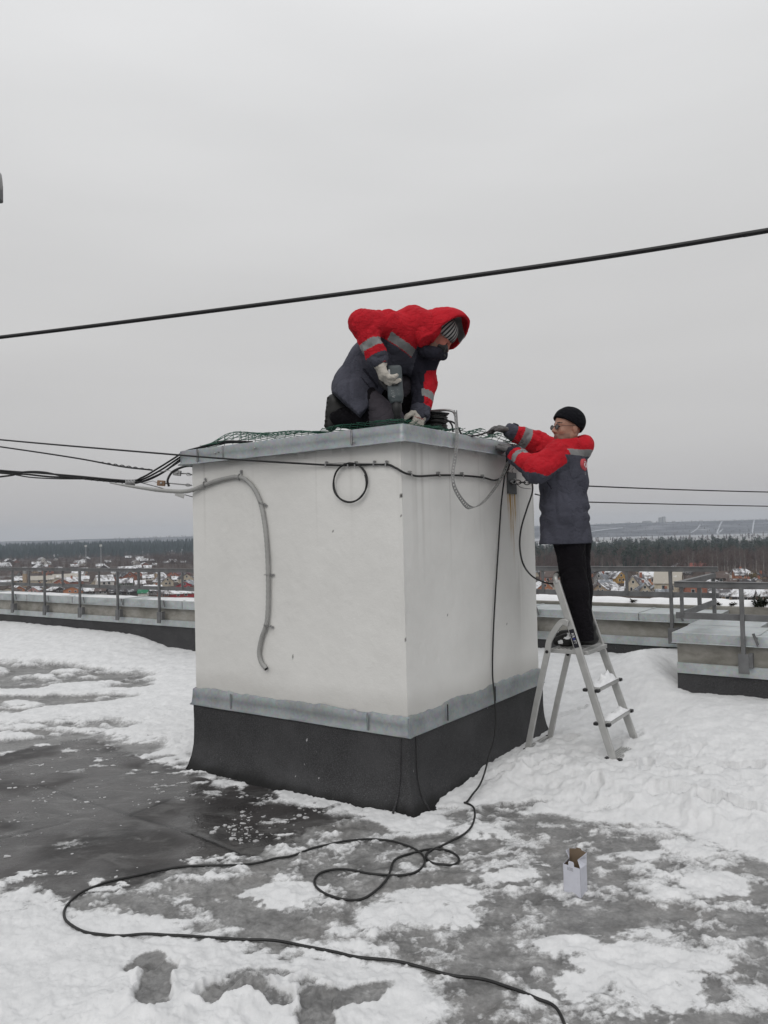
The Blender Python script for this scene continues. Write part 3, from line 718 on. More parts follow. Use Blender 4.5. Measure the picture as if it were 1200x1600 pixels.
# dry weeds on the ledge
def weed(px, py, B, h, n, label, dark):
    p = onB(px, py, B); t0 = p.copy(); t0[2] = .80
    m = MB()
    for k in range(n):
        a = random.uniform(0, 6.28); l = random.uniform(.2, 1.)*h*.9
        q = t0+np.array([math.cos(a)*h*.6*random.random(), math.sin(a)*h*.3*random.random(), 0])
        e = q+np.array([math.cos(a)*l*.35, math.sin(a)*l*.2, l])
        m.tube([q, (q+e)/2+np.array([0, 0, l*.06]), e], [.003, .0025, .0012], 4)
        for j in range(5):
            c = q+(e-q)*random.uniform(.35, 1); d = np.array([random.uniform(-1, 1), random.uniform(-1, 1), random.uniform(-.2, .8)])*.03
            s2 = np.cross(d, (0, 0, 1))*.35; m.add([c, c+d*.5+s2, c+d, c+d*.5-s2], [(0, 1, 2, 3)])
    o = m.build('dry_weed', dark); return tag(o, label, 'weed', 'dry weeds on the outer ledge')
MT['weed'] = simple('withered_stems', (.035, .032, .022), .8); MT['weedg'] = simple('dark_green_leaves', (.022, .03, .016), .7)
for px, h, n, m_, lb_ in ((990, .045, 16, 'weed', 'tiny dry weeds on the outer ledge nearest the man on the stepladder'), (1124, .035, 14, 'weed', 'low dry weeds on the outer ledge above the corner of the railing'), (1146, .045, 14, 'weed', 'dry weeds between the railing corner and the bushy green weeds'), (1190, .12, 70, 'weedg', 'bushy dark green weeds on the outer ledge at the right edge')):
    weed(px, 942, 4.66, h, n, lb_, MT[m_])

# ------------------------------------------------------------------ cables
def cable(name, label, pts, r, mat='black', k=8, cat='cable', group=None, n=8, parent=None, sp=True):
    m = MB(); m.tube(spline(pts, k) if sp else pts, r, n); o = m.build(name, MT[mat], parent, smooth=True)
    if parent is None: tag(o, label, cat, group)
    return o
pts = [P(x, y, 1/(1/2.85+(1/1.95-1/2.85)*x/1200)) for x, y in ((-260, 557), (0, 527), (270, 493.5), (540, 458.5), (730, 432), (960, 399), (1200, 360), (1420, 322))]
pts = [pts[0]+(pts[0]-pts[1])*8]+pts+[pts[-1]+(pts[-1]-pts[-2])*12]
cable('overhead_cable', 'thick black cable crossing the whole sky in front of the shaft', pts, .0072, k=14)
wallp = lambda x, y, o=.016: onB(x, y, -o)
wallr = lambda x, y, o=.016: onA(x, y, o)
c0 = P(-220, 664, 6.6)
cable('overhead_cable', 'thin black cable from the left edge passing before the cap corner to the wall', [c0+(c0-P(0, 687, 6.0))*5, c0, P(0, 687, 6.0), P(280, 711, 5.25), wallp(400, 720, .09), wallp(508, 726.5)], .0062, k=10)
run = [wallp(508, 726.5), wallp(545, 727), wallp(600, 725.5), wallp(618, 731), wallp(630, 738, .020)]
run += [wallr(641, 741.5), wallr(655, 744), wallr(685, 742.5), wallr(720, 743), wallr(754, 746), wallr(772, 750.5), wallr(783, 746), wallr(793, 734), wallr(797, 722)]
cable('wall_cable', 'black cable clipped along the top of both faces of the white shaft', run, .0068, cat='cable')
lc = wallp(547, 754, .022); ring_ = []
for i in range(75):
    a_ = 6.283*i/36; ring_.append(lc+aA*(.128+.003*math.sin(a_*3.3))*math.cos(a_)+ZZ*(.118+.002*math.cos(2.7*a_))*math.sin(a_)-bB*.006*(i/74))
cable('cable_coil', 'round coil of black cable hanging on the left face of the white shaft', ring_, .0055, k=3)
cl = MB()
def clip(p, nrm, t_, parent=None, mat='steel', s=1.):
    m = MB(); nrm = np.array(nrm); t_ = np.array(t_)/np.linalg.norm(t_); u = np.cross(nrm, t_)
    m.box(p+u*.0*s+nrm*.010, (.010*s, .030*s, .006), (t_, u, nrm)); m.box(p+u*.020*s-nrm*.004, (.012*s, .02*s, .018), (t_, u, nrm))
    m.lathe([(.004*s, 0), (.004*s, .006)], p+u*.024*s+nrm*.006, nrm, 8)
    return m
for i, (px, py, f) in enumerate(((510, 727, 0), (545, 728, 0), (556, 727, 0), (585, 726, 0), (604, 726, 0), (641, 742, 1), (685, 743, 1), (722, 743.5, 1), (754, 747, 1))):
    p = wallp(px, py) if f == 0 else wallr(px, py)
    o = clip(p, -bB if f == 0 else aA, aA if f == 0 else bB, s=.8).build('cable_clip', MT['steel'])
    tag(o, 'small steel cable clip, %s from the left above the coil on the left face' % ('first', 'second', 'third', 'fourth', 'fifth')[i] if f == 0 else 'small steel cable clip, %s from the near corner on the right face' % ('first', 'second', 'third', 'fourth')[i-5], 'cable clip', 'clips of the black wall cable')
m = MB(); m.tube([wallp(505, 725, .02), wallp(530, 723.5, .024), wallp(572, 724, .024), wallp(600, 724.5, .02)], .003, 6)
tag(m.build('tension_wire', MT['steel'], smooth=True), 'short steel wire grip along the black cable above the coil', 'wire grip')
# grey conduit on the left face
cp = [P(172, 754.5, 5.76), P(205, 760, 5.66), P(250, 766, 5.55), P(285, 768, 5.48), wallp(303, 765, .03), wallp(322, 757, .024), wallp(350, 748, .024), wallp(375, 745.5, .024), wallp(392, 757, .024), wallp(405, 780, .024), wallp(412.5, 812, .024), wallp(417.5, 860, .024), wallp(419, 920, .024), wallp(417, 970, .024), wallp(409, 996, .024), wallp(405, 1018, .024), wallp(408, 1034, .024), wallp(416, 1045, .028)]
sp_ = spline(cp, 22); m = MB(); m.tube(sp_, [(.0148+.0010*math.sin(i*1.9))*min(1, .30+i/60) for i in range(len(sp_))], 10)
m.lathe([(.0135, 0), (.0135, .002)], sp_[-1]+(sp_[-1]-sp_[-2])*.2, sp_[-1]-sp_[-2], 10, 1)
cond = m.build('grey_conduit', [MT['conduit'], MT['darkplastic']], smooth=True); tag(cond, 'bent grey corrugated conduit running down the left face of the white shaft', 'conduit')
for i, (px, py, dx, dy) in enumerate(((321, 757, 1, -.5), (375, 745.5, 1, 0), (408, 785, .4, -1), (418, 898, 0, 1), (417.5, 977, -.2, 1))):
    p = wallp(px, py, .022); q = wallp(px+dx*3, py+dy*3, .022); t_ = (q-p)/np.linalg.norm(q-p); u = np.cross(-bB, t_)
    if u[0]*1+u[2] < 0: u = -u
    m = MB(); pp = []
    for k in range(9):
        a_ = math.pi*k/8; pp.append(p+u*.018*math.cos(a_)-bB*.018*math.sin(a_))
    for a_, b_ in zip(pp, pp[1:]): m.bar(a_, b_, .014, .003, t_)
    m.box(p+u*.034+bB*.010, (.014, .03, .006), (t_, u, -bB)); m.lathe([(.005, 0), (.004, .008)], p+u*.036+bB*.006, -bB, 8)
    tag(m.build('conduit_clip', MT['steel']), 'steel saddle clip, %s from the top along the grey conduit' % ('first', 'second', 'third', 'fourth', 'lowest')[i], 'conduit clip', 'clips of the grey conduit')
# bundle of cables coming in from the left and climbing over the cap
far = lambda x, y: P(x, y, 5.75+max(0, (200-x))*.0022)
bd = [[(-200, 716), (0, 735), (60, 739), (120, 744), (200, 751)], [(-200, 722), (0, 739), (40, 741), (80, 745), (140, 747), (205, 752)], [(-200, 765), (0, 745), (22, 740), (45, 737), (70, 738), (100, 744), (150, 750), (204, 754)], [(-200, 728), (0, 737), (25, 742), (50, 746), (90, 748), (150, 749), (206, 755)]]
ends = [[(222, 746), (248, 731), (272, 716), (288, 706), (312, 697), (345, 688), (385, 688)], [(225, 748), (252, 734), (276, 718), (292, 708), (316, 698), (350, 690), (395, 690)], [(228, 751), (255, 738), (279, 720), (295, 709), (318, 700), (352, 693), (380, 692)], [(222, 752), (250, 740), (275, 725), (293, 713), (312, 703), (335, 696), (360, 694)]]
for i, (a_, b_) in enumerate(zip(bd, ends)):
    q_ = [far(x, y) for x, y in a_]; pts = [q_[0]+(q_[0]-q_[1])*5]+q_+[P(x, y, 5.70-.03*j) for j, (x, y) in enumerate(b_[:3])]+[P(x, y, 5.50+.04*i) for x, y in b_[3:4]]+[P(x, y-1.5*i+2, 5.45+.06*i) for x, y in b_[4:]]
    cable('aerial_cable', 'black aerial cable of the left bundle, %s where it climbs the cap corner' % ('topmost', 'second', 'third', 'lowest')[i], pts, .0072 if i != 3 else .005, group='bundled cables left of the shaft')
pts = [far(x, y) for x, y in ((-200, 670), (0, 698), (120, 716), (190, 729), (238, 734.5))]
pts = [pts[0]+(pts[0]-pts[1])*5]+pts
cable('aerial_cable', 'thin black cable above the left bundle ending at the upper strain clamp', pts, .006)
m = MB(); q0, q1 = far(150, 721.5), far(236, 734.3); pp = [q0+(q1-q0)*i/40 for i in range(41)]
m.tube([p+np.array([0, .005*math.sin(i*1.3), .005*math.cos(i*1.3)]) for i, p in enumerate(pp)], .0035, 6)
tag(m.build('spiral_grip', MT['black'], smooth=True), 'twisted black grip wound round the thin upper cable left of the shaft', 'cable grip')
m = MB(); q0, q1 = far(120, 746), far(203, 754); pp = [q0+(q1-q0)*i/50 for i in range(51)]
m.tube([p+np.array([0, .012*math.sin(i*1.1), .012*math.cos(i*1.1)]) for i, p in enumerate(pp)], .004, 6)
tag(m.build('cable_wrap', MT['black'], smooth=True), 'black wrapping wound round the thick cable bundle left of the shaft', 'cable wrap')
m = MB(); q0, q1 = P(196, 755, 5.7), P(211, 755, 5.68)
pp = []
for i in range(40): pp.append(q0+(q1-q0)*i/39+np.array([0, .020*math.sin(i*1.15), .020*math.cos(i*1.15)]))
m.tube(pp, .004, 6); tag(m.build('metal_coil', MT['steel'], smooth=True), 'grey metal spiral binding the cables where they part left of the shaft', 'spiral tie')
def strain(name, label, ph, wx, wy, Yw, rusty=False):
    """strain clamp: link to the wall, tapered body, tail wire"""
    th = thing(name, label, 'strain clamp', P(ph[0], ph[1], Yw))
    m = MB(); e = P(wx, wy, Yw); b = P(ph[0], ph[1], Yw); d = (e-b)/np.linalg.norm(e-b)
    m.tube([b+d*.03, b+d*.07+ZZ*.004, e], .005, 6); rr = [e-d*.03+ZZ*.010*math.cos(a)+d*.016*math.sin(a) for a in np.linspace(0, 6.28, 13)]; m.tube(rr, .003, 6); m.build('hook', MT['steel'], th, smooth=True)
    m = MB(); u = np.cross(d, (0, 1, 0)); m.box(b, (.055, .034, .040), (d, (0, 1, 0), u), 0); m.lathe([(.009, 0), (.009, .024)], b-np.array([0, .026, 0])+d*.005, (0, 1, 0), 10, 1); m.build('clamp_body', [simple('rusty_clamp', (.25, .16, .10), .7) if rusty else MT['steel'], MT['steel']], th, bevel=.004)
    m = MB(); m.tube([b-d*.025, b-d*.06+ZZ*.012, b-d*.13-ZZ*.008], .003, 6); m.build('tail_wire', MT['steel'], th, smooth=True)
strain('strain_clamp', 'grey steel strain clamp hooked to the shaft just under the cap corner', (277, 739), 301, 742, 5.62)
strain('strain_clamp', 'rust marked strain clamp hooked to the shaft beside the grey conduit', (252, 755), 300, 758.5, 5.62, True)
lp2 = [P(x, y, 5.60) for x, y in ((303, 728), (288, 729), (270, 737), (262, 750), (264, 760))]
cable('loose_cable', 'short black cable bent in a loop under the left cap corner', lp2, .0085)
cable('thin_wire', 'thin dark wire slanting down to the shaft below the grey conduit', [P(212, 752, 5.68), P(250, 762, 5.65), P(301, 776.5, 5.6)], .0028)
m = MB(); c_ = P(281, 773.5, 5.6); m.box(c_, (.07, .004, .03), (np.array([.92, 0, -.35]), (0, 1, 0), np.array([.35, 0, .92]))); tag(m.build('cable_tag', simple('pale_tag', (.55, .55, .54), .6), bevel=.001), 'pale plastic tag hanging under the cables left of the shaft', 'tag')
# thin cables on the right, behind the man
cable('overhead_cable', 'upper of two thin black cables leaving the shaft to the right behind the man', [wallr(829, 752, .02), P(880, 757, 6.4), P(920, 759.5, 6.6), P(1060, 765, 7.4), P(1200, 768.8, 8.2), P(1400, 773, 9.4), P(1400, 773, 9.4)*4-P(1200, 768.8, 8.2)*3], .006)
cable('overhead_cable', 'lower of two thin black cables leaving the shaft to the right behind the man', [wallr(836, 772, .02), P(880, 783, 6.4), P(920, 784.5, 6.6), P(1060, 788, 7.4), P(1200, 791, 8.2), P(1400, 794, 9.4), P(1400, 794, 9.4)*4-P(1200, 791, 8.2)*3], .0052)
# plate with chain on the right face
br = thing('wall_bracket', 'grey steel plate with eye bolt above rust streaks on the right face', 'bracket', wallr(800, 755, 0))
m = MB(); c_ = wallr(799.5, 755, .006); zA, zB = wallr(799.5, 738.5, 0)[2], wallr(799.5, 772, 0)[2]; w_ = abs(AB(wallr(806.5, 755, 0))[1]-AB(wallr(793, 755, 0))[1])
m.box(c_, (.012, w_, zA-zB), (aA, bB, ZZ)); m.box(c_+aA*.02, (.03, w_*.1, .03), (aA, bB, ZZ)); m.build('plate', simple('weathered_steel', (.10, .105, .108), .55, .5), br, bevel=.002)
m = MB(); ec = wallr(803, 752, .04); m.tube([ec+aA*.018*math.cos(a)+ZZ*.018*math.sin(a) for a in np.linspace(0, 6.28, 15)], .004, 6); m.lathe([(.008, 0), (.008, .03)], ec-aA*.036, aA, 8); m.build('eye_bolt', MT['steel'], br, smooth=True)
for px, py in ((795, 736), (801, 735)): m = MB(); m.tube([wallr(px, py+4, .01), wallr(px-1, py-1, .02), wallr(px+2, py-4, .03)], .002, 5); m.build('wire_end', MT['darkplastic'], br)
ch = thing('chain', 'short dark steel chain from the wall bracket towards the man', 'chain', wallr(808, 754, .05))
c0 = wallr(806, 753, .05); c1 = wallr(833, 755, .07)
for i in range(4):
    c_ = c0+(c1-c0)*(i+.5)/4; d = (c1-c0)/np.linalg.norm(c1-c0); u = ZZ if i % 2 == 0 else aA
    m = MB(); L_ = np.linalg.norm(c1-c0)/4*.68; m.tube([c_+d*L_*math.cos(a)+u*.015*math.sin(a) for a in np.linspace(0, 6.283, 17)[:-1]], .0042, 6, closed=True); m.build('link', MT['darkplastic'], ch, smooth=True)
cable('thin_wire', 'thin dark wire drooping under the short chain by the bracket', [wallr(808, 757, .04), wallr(815, 762, .05), wallr(830, 764, .05)], .0022)
cable('loose_cable', 'black cord drooping from the chain and passing behind the stepladder', [onA(831, 750, .10), onA(832, 768, .12), onA(823, 796, .14), onA(814.5, 825, .17), onA(812, 852, .20), onA(817, 880, .24), P(830, 899, 5.42), P(848, 909, 5.42), P(864, 912, 5.42), P(880, 909, 5.45), P(900, 900, 5.62)], .0062)
for i, q_ in enumerate((((786, 688), (797, 694), (806, 700), (815, 708)), ((792, 684), (803, 686), (812, 692), (818, 690)))):
    cable('thin_wire', ('dark wire end sticking out below', 'short dark wire end between')[i]+' the hands of the man on the stepladder', [onA(x, y, .09+.02*j) for j, (x, y) in enumerate(q_)], .0022)
# perforated strap hanging in a loop
sp_ = spline([W(OV-.02, .60, 2.33)*0+onA(711.5, 641, OV+.004)*1]+[onA(x, y, OV+d) for x, y, d in ((712.5, 655, .006), (713.5, 668, .012), (714, 690, .02), (711, 715, .03), (707.5, 738, .04), (709, 758, .05), (719, 778, .05), (734, 793, .045), (752, 787, .03), (770, 767, .02), (784, 745, .03), (794, 722, .05))], 10)
V = []; wd = .0155; Np = len(sp_)
L_ = [0]
for a_, b_ in zip(sp_, sp_[1:]): L_.append(L_[-1]+np.linalg.norm(b_-a_))
nseg = int(L_[-1]/.0115); pts = [np.array([np.interp(i*L_[-1]/nseg, L_, [p[k] for p in sp_]) for k in range(3)]) for i in range(nseg+1)]
m = MB(); Fk = []
for i, p in enumerate(pts):
    d = pts[min(i+1, nseg)]-pts[max(i-1, 0)]; d /= np.linalg.norm(d); side = np.cross(aA, d); side = side-aA*(side@aA); side /= np.linalg.norm(side)
    tw = rad(12+70*sst(.42, .62, i/nseg)); nn = np.cross(d, side); sd_ = side*math.cos(tw)+nn*math.sin(tw)
    for k in (-1, -.36, .36, 1): V.append(p+sd_*wd*k)
for i in range(nseg):
    for k in range(3):
        if k == 1 and i % 2 == 0: continue
        Fk.append((i*4+k, i*4+k+1, (i+1)*4+k+1, (i+1)*4+k))
m.add(V, Fk); o = m.build('perforated_strap', MT['strap']); sm = o.modifiers.new('thickness', 'SOLIDIFY'); sm.thickness = .0016
tag(o, 'perforated steel strap hanging in a loop down the right face of the shaft', 'steel strap')
# extension cord
cd = [onA(x, y, d) for x, y, d in ((793, 704, .10), (791.5, 722, .085), (787, 755, .05), (783, 790, .03), (779, 850, .022), (774.5, 920, .02), (771, 985, .02), (769.5, 1050, .022), (773, 1092, .05), (774.5, 1135, .065))]
cd += [onA(771, 1160, .09)]
gp_ = [(765, 1190), (752, 1221), (737, 1243), (728, 1254), (725, 1254.5), (736, 1257), (741, 1265), (742, 1276), (736, 1293), (721, 1308), (690, 1322), (671, 1330), (665, 1339), (675, 1348), (698, 1353), (715, 1349), (717, 1341), (705, 1332), (690, 1327), (667, 1327), (644, 1333), (617, 1343), (611, 1358), (604, 1375), (590, 1392), (567, 1405), (540, 1406), (514, 1400), (494.5, 1387), (491, 1375), (502, 1364), (529, 1359), (556, 1361), (586, 1366), (621, 1368), (648, 1364), (663, 1352), (663, 1341), (652, 1329), (632, 1320), (606, 1314), (571, 1312), (529, 1316), (491, 1325), (460, 1334), (427, 1343), (389, 1352), (310, 1353), (268, 1357), (218, 1368), (164, 1380), (127, 1395), (106, 1412), (99.6, 1426), (104, 1441), (122, 1453), (152, 1460), (193, 1462), (243, 1461), (293, 1462), (352, 1467), (414, 1471), (477, 1478), (518, 1487), (556, 1495), (613, 1502), (659, 1513), (709, 1525), (759, 1534), (797, 1544), (836, 1557), (859, 1569), (874, 1584), (882, 1600), (892, 1640), (898, 1690)]
CRD = .0058
g0 = spline(gp_, 4); gpts = []
for i_, (x, y) in enumerate(g0): gpts.append(GG(float(x), float(y), CRD*.8+.06*max(0, 1-i_/12)))
zz = np.array([p[2] for p in gpts]); zs_ = np.copy(zz)
for i in range(len(zz)): zs_[i] = max(zz[max(0, i-7):i+8].mean()+.001, zz[i]-.002 if i > 14 else zz[i]+.002)
for i, p in enumerate(gpts):
    if i > 14: p[2] = zs_[i]
for _ in range(3): gpts = [gpts[0]]+[(gpts[i-1]+2*gpts[i]+gpts[i+1])/4 for i in range(1, len(gpts)-1)]+[gpts[-1]]
lift = {}
cable('extension_cord', 'black extension cord hanging down the shaft and looping across the slushy roof', spline(cd, 6)+gpts, CRD, 'cord', k=2, cat='cord')
# ------------------------------------------------------------------ the valley, 28 m below the roof
ZG = -28.0
def terr(x, y):
    x = np.asarray(x, float); y = np.asarray(y, float)
    z = np.full(x.shape, ZG)
    z = z + 15*sst(1350, 2000, y)*sst(150, -450, x)*(.85+.3*fbm2(x/400, y/400, 3, 3)) - 15*sst(2150, 2600, y)*sst(150, -450, x)
    z = z + sst(2930, 3600, y)*(47+22*(fbm2(x/700+3, y/900, 4, 14)-.4)+10*sst(300, 1500, x))
    z = z + (fbm2(x/120, y/120, 3, 7)-.5)*2.0*sst(200, 500, y)*(1-sst(2000, 2400, y))
    return z
rr = np.concatenate([np.linspace(14, 260, 24), np.exp(np.linspace(math.log(270), math.log(4300), 170))]); th_ = np.linspace(rad(-78), rad(78), 320)
Xt = (rr[:, None]*np.sin(th_)[None]).ravel(); Yt = (rr[:, None]*np.cos(th_)[None]).ravel()
i = (np.arange(len(rr)-1)[:, None]*320+np.arange(319)[None]).ravel()
n = NT('winter_fields')
a = n.noise(.012, 8, .68); b = n.noise(.0022, 5, .6); g_ = n.noise(.06, 6, .7)
sepn = n.n('ShaderNodeSeparateXYZ'); n.l(n.co(), sepn.inputs[0])
hill = n.ramp(n.math('MULTIPLY', n.math('SUBTRACT', sepn.outputs['Y'], 2920.), 1/200.), [(0., 0.), (.3, 1.)])
plain = n.ramp(n.math('MULTIPLY', n.math('SUBTRACT', sepn.outputs['Y'], 1450.), 1/250.), [(0., 0.), (1., 1.)])
near_ = n.ramp(n.math('ADD', n.math('MULTIPLY', a, .6), n.math('MULTIPLY', g_, .4)), [(.56, (.070, .052, .042, 1)), (.68, (.58, .58, .59, 1))])
hl_ = n.ramp(n.noise(.010, 8, .78, (.5, 1.6, 2.)), [(.40, (.035, .035, .042, 1)), (.50, (.10, .10, .11, 1)), (.60, (.22, .22, .23, 1)), (.66, (.60, .61, .63, 1))])
pl_ = n.ramp(n.noise(.01, 6, .6, (.35, 1.6, 1)), [(.40, (.20, .19, .185, 1)), (.56, (.42, .42, .42, 1))])
c = n.mix(plain, near_, pl_); c = n.mix(hill, c, hl_)
n.set(color=c, rough=.95, spec=.05)
tag(mesh_np('terrain', np.stack([Xt, Yt, terr(Xt, Yt)], 1), np.stack([i, i+1, i+321, i+320], 1), n.mat), kind='structure')
MT['river'] = simple('river_ice', (.34, .34, .345), .6, 0, .12, .004, scale=(.4, 2, 1))
m = MB(); m.add([(-3200, 2330, ZG+.6), (3400, 2330, ZG+.6), (3400, 2900, ZG+.6), (-3200, 2900, ZG+.6)], [(0, 1, 2, 3)])
m.add([(-3200, 2330, ZG+.6-1.5), (3400, 2330, ZG+.6-1.5), (3400, 2900, ZG+.6-1.5), (-3200, 2900, ZG+.6-1.5)], [(3, 2, 1, 0)])
tag(m.build('river', MT['river']), kind='structure')
def ribbon(name, pts, wd, mat, lift=1.2):
    m = MB(); pts = spline(pts, 6); V = []; 
    for k, p in enumerate(pts):
        d = pts[min(k+1, len(pts)-1)]-pts[max(k-1, 0)]; d = np.array([-d[1], d[0], 0]); d /= np.linalg.norm(d)
        for s_ in (-1, 1):
            q = p+d*wd*s_; q[2] = float(terr(q[0], q[1]))+lift; V.append(q)
    m.add(V, [(2*k, 2*k+1, 2*k+3, 2*k+2) for k in range(len(pts)-1)]); return tag(m.build(name, mat), kind='structure')
MT['road'] = simple('snowy_track', (.42, .43, .45), .9, 0, .2, .01)
def hp(px, Y): return np.array([(px-600)/FPX*Y, Y, 0.])
ribbon('hill_road', [hp(1118, 2960), hp(1120, 3100), hp(1124, 3300), hp(1128, 3450)], 3, MT['road'], 3)
ribbon('hill_road', [hp(1121, 2950), hp(1122, 3040), hp(1128, 3180)], 3, MT['road'], 3)
ribbon('hill_road', [hp(1174, 2960), hp(1175, 3150), hp(1178, 3480)], 3, MT['road'], 3)
ribbon('hill_road', [hp(915, 3180), hp(950, 3260), hp(975, 3300)], 9, MT['road'], 4)
ribbon('hill_road', [hp(1078, 3060), hp(1088, 3200), hp(1093, 3330)], 3, MT['road'], 3)
ribbon('river_bank', [hp(800, 2915), hp(960, 2925), hp(1100, 2912), hp(1260, 2935)], 9, MT['snow'], 1.5)

# trees: low meshes merged into one mass where nobody could count them
def conifer(rs, h, layers=5):
    V, F = [], []; r0 = h*rs.uniform(.16, .24)
    b = 0
    for l in range(layers):
        z0 = h*(.12+.80*l/layers); z1 = min(h, z0+h*.36); r = r0*(1-l/(layers+.6))*rs.uniform(.85, 1.15); n_ = 7; a0 = rs.uniform(0, 6)
        for k in range(2*n_):
            a = a0+math.pi*k/n_; q = r*(1 if k % 2 else .55)*rs.uniform(.8, 1.2); V.append((math.cos(a)*q, math.sin(a)*q, z0-(h*.05 if k % 2 else 0)))
        V.append((0, 0, z1)); 
        for k in range(2*n_): F.append((b+k, b+(k+1) % (2*n_), b+2*n_))
        b += 2*n_+1
    return np.array(V), np.array(F)
def pine(rs, h):
    """bare trunk, clumpy rounded crown of many small faces"""
    V, F = [], []
    def tri(a, b, c): F.append((len(V), len(V)+1, len(V)+2)); V.extend([a, b, c])
    tri((-.2, 0, 0), (.2, 0, 0), (0, 0, h*.9))
    for k in range(70):
        t_ = rs.uniform(.38, 1.); r = h*.17*math.sin(min(1, (t_-.3)/.7)*2.6+.25)*rs.uniform(.3, 1.); a = rs.uniform(0, 6.28); c = np.array([math.cos(a)*r, math.sin(a)*r, t_*h]); s_ = h*.055
        d = rs.normal(size=(3, 3))*s_; tri(*(tuple(c+q) for q in d))
    return np.array(V), np.array(F)
def bare(rs, h, n=26, spread=.30):
    V, F = [], []
    def sl(a, b, w_):
        d = np.array([w_, 0, 0]) if rs.random() < .7 else np.array([0, w_, 0]); F.append((len(V), len(V)+1, len(V)+2)); V.extend([tuple(a-d), tuple(a+d), tuple(b)])
    sl(np.zeros(3), np.array([0, 0, h]), h*.011)
    for k in range(n):
        t_ = rs.uniform(.15, .85); a = rs.uniform(0, 6.28); l = h*spread*(1.15-t_)*rs.uniform(.6, 1.3); p = np.array([0, 0, t_*h]); q = p+np.array([math.cos(a)*l, math.sin(a)*l, l*rs.uniform(.8, 1.7)])
        sl(p, q, h*.006)
        for j in range(2):
            u = p+(q-p)*rs.uniform(.3, .8); v = u+np.array([rs.normal()*l*.35, rs.normal()*l*.35, l*rs.uniform(.3, .7)]); sl(u, v, h*.0042)
    return np.array(V), np.array(F)
def scatter(name, label, cat, spots, gen, mats, seed, nvar=9):
    """spots: (x, y, height); one mesh of many trees"""
    rs = np.random.default_rng(seed); pool = [gen(rs) for _ in range(nvar)]; VV, FF, MI, off = [], [], [], 0
    for x, y, h, mi in spots:
        v, f = pool[rs.integers(nvar)]; a = rs.uniform(0, 6.28); ca, sa = math.cos(a), math.sin(a); k = h*rs.uniform(.8, 1.15); kx = k*rs.uniform(.85, 1.25)
        p = np.stack([(v[:, 0]*ca-v[:, 1]*sa)*kx+x, (v[:, 0]*sa+v[:, 1]*ca)*kx+y, v[:, 2]*k+float(terr(x, y))-.3], 1)
        VV.append(p); FF.append(f+off); MI.append(np.full(len(f), mi)); off += len(v)
    o = mesh_np(name, np.concatenate(VV), None, mats, np.concatenate(MI), False, T=np.concatenate(FF)); return tag(o, label, cat, kind='stuff')
MT['fir'] = [simple('fir_needles_%d' % k, c, .9, 0, .3, .5, spec=.1) for k, c in enumerate(((.012, .024, .020), (.018, .034, .028), (.028, .046, .040)))]
MT['pine'] = [simple('pine_needles_%d' % k, c, .9, 0, .3, .5, spec=.1) for k, c in enumerate(((.018, .030, .018), (.028, .043, .026), (.048, .060, .044)))]
MT['bare'] = [simple('bare_twigs_%d' % k, c, .9, 0, .3, .5, spec=.1) for k, c in enumerate(((.060, .038, .030), (.088, .058, .046), (.125, .090, .074)))]
rs = np.random.default_rng(4)
sp = []
for _ in range(3600):
    y = rs.uniform(1430, 2150); x = rs.uniform(-.62, .02)*y; sp.append((x, y, rs.uniform(13, 21), rs.integers(3)))
scatter('fir_forest', 'dark fir forest covering the low hill beyond the village on the left', 'forest', sp, lambda r: conifer(r, 1.), MT['fir'], 5)
sp = []
for _ in range(1500):
    y = rs.uniform(590, 1250); x = rs.uniform(.05, .60)*y; u = x/y
    if u < .27 and rs.random() < .62: continue
    if u > .37 and rs.random() < .35: continue
    if u > .37 and y < 680: continue
    sp.append((x, y, rs.uniform(11, 15), rs.integers(3)))
scatter('pine_forest', 'green pine forest in a band behind the houses on the right', 'forest', sp, lambda r: pine(r, 1.), MT['pine'], 6)
sp = []
for _ in range(2600):
    u = rs.uniform(.08, .62); y = rs.uniform(500, 760)+(80 if .27 < u < .36 else 0); sp.append((u*y, y, rs.uniform(8, 14.5), rs.integers(3)))
scatter('bare_woodland', 'brown leafless woodland at the foot of the pine forest on the right', 'woodland', sp, lambda r: bare(r, 1.), MT['bare'], 7)
sp = []
for _ in range(2600):
    y = rs.uniform(760, 1560); x = rs.uniform(-.60, -.05)*y; sp.append((x, y, rs.uniform(5, 12), rs.integers(3)))
for _ in range(300):
    y = rs.uniform(900, 1150); x = rs.uniform(-.30, -.19)*y; sp.append((x, y, rs.uniform(9, 14), rs.integers(2)))
scatter('bare_woodland', 'brown leafless trees scattered through the far village on the left', 'woodland', sp, lambda r: bare(r, 1., 22, .4), MT['bare'], 8)
sp = []
for _ in range(1100):
    y = rs.uniform(330, 900); x = rs.uniform(-.58, -.06)*y; sp.append((x, y, rs.uniform(2, 5.5), rs.integers(3)))
for _ in range(800):
    y = rs.uniform(270, 560); x = rs.uniform(.08, .60)*y; sp.append((x, y, rs.uniform(2, 6), rs.integers(3)))
scatter('garden_bushes', 'brown leafless bushes filling the gardens between the houses', 'bushes', sp, lambda r: bare(r, 1., 24, .6), MT['bare'], 9)
sp = []
for _ in range(2200):
    y = rs.uniform(2960, 3700); x = rs.uniform(-.35, .62)*y; sp.append((x, y, rs.uniform(3, 8), rs.integers(3)))
for _ in range(200):
    y = rs.uniform(1700, 2300); x = rs.uniform(.1, .62)*y; sp.append((x, y, rs.uniform(5, 12), rs.integers(3)))
scatter('hill_woodland', 'faint woods on the hazy hills across the river', 'woodland', sp, lambda r: pine(r, 1.), MT['bare'], 10)

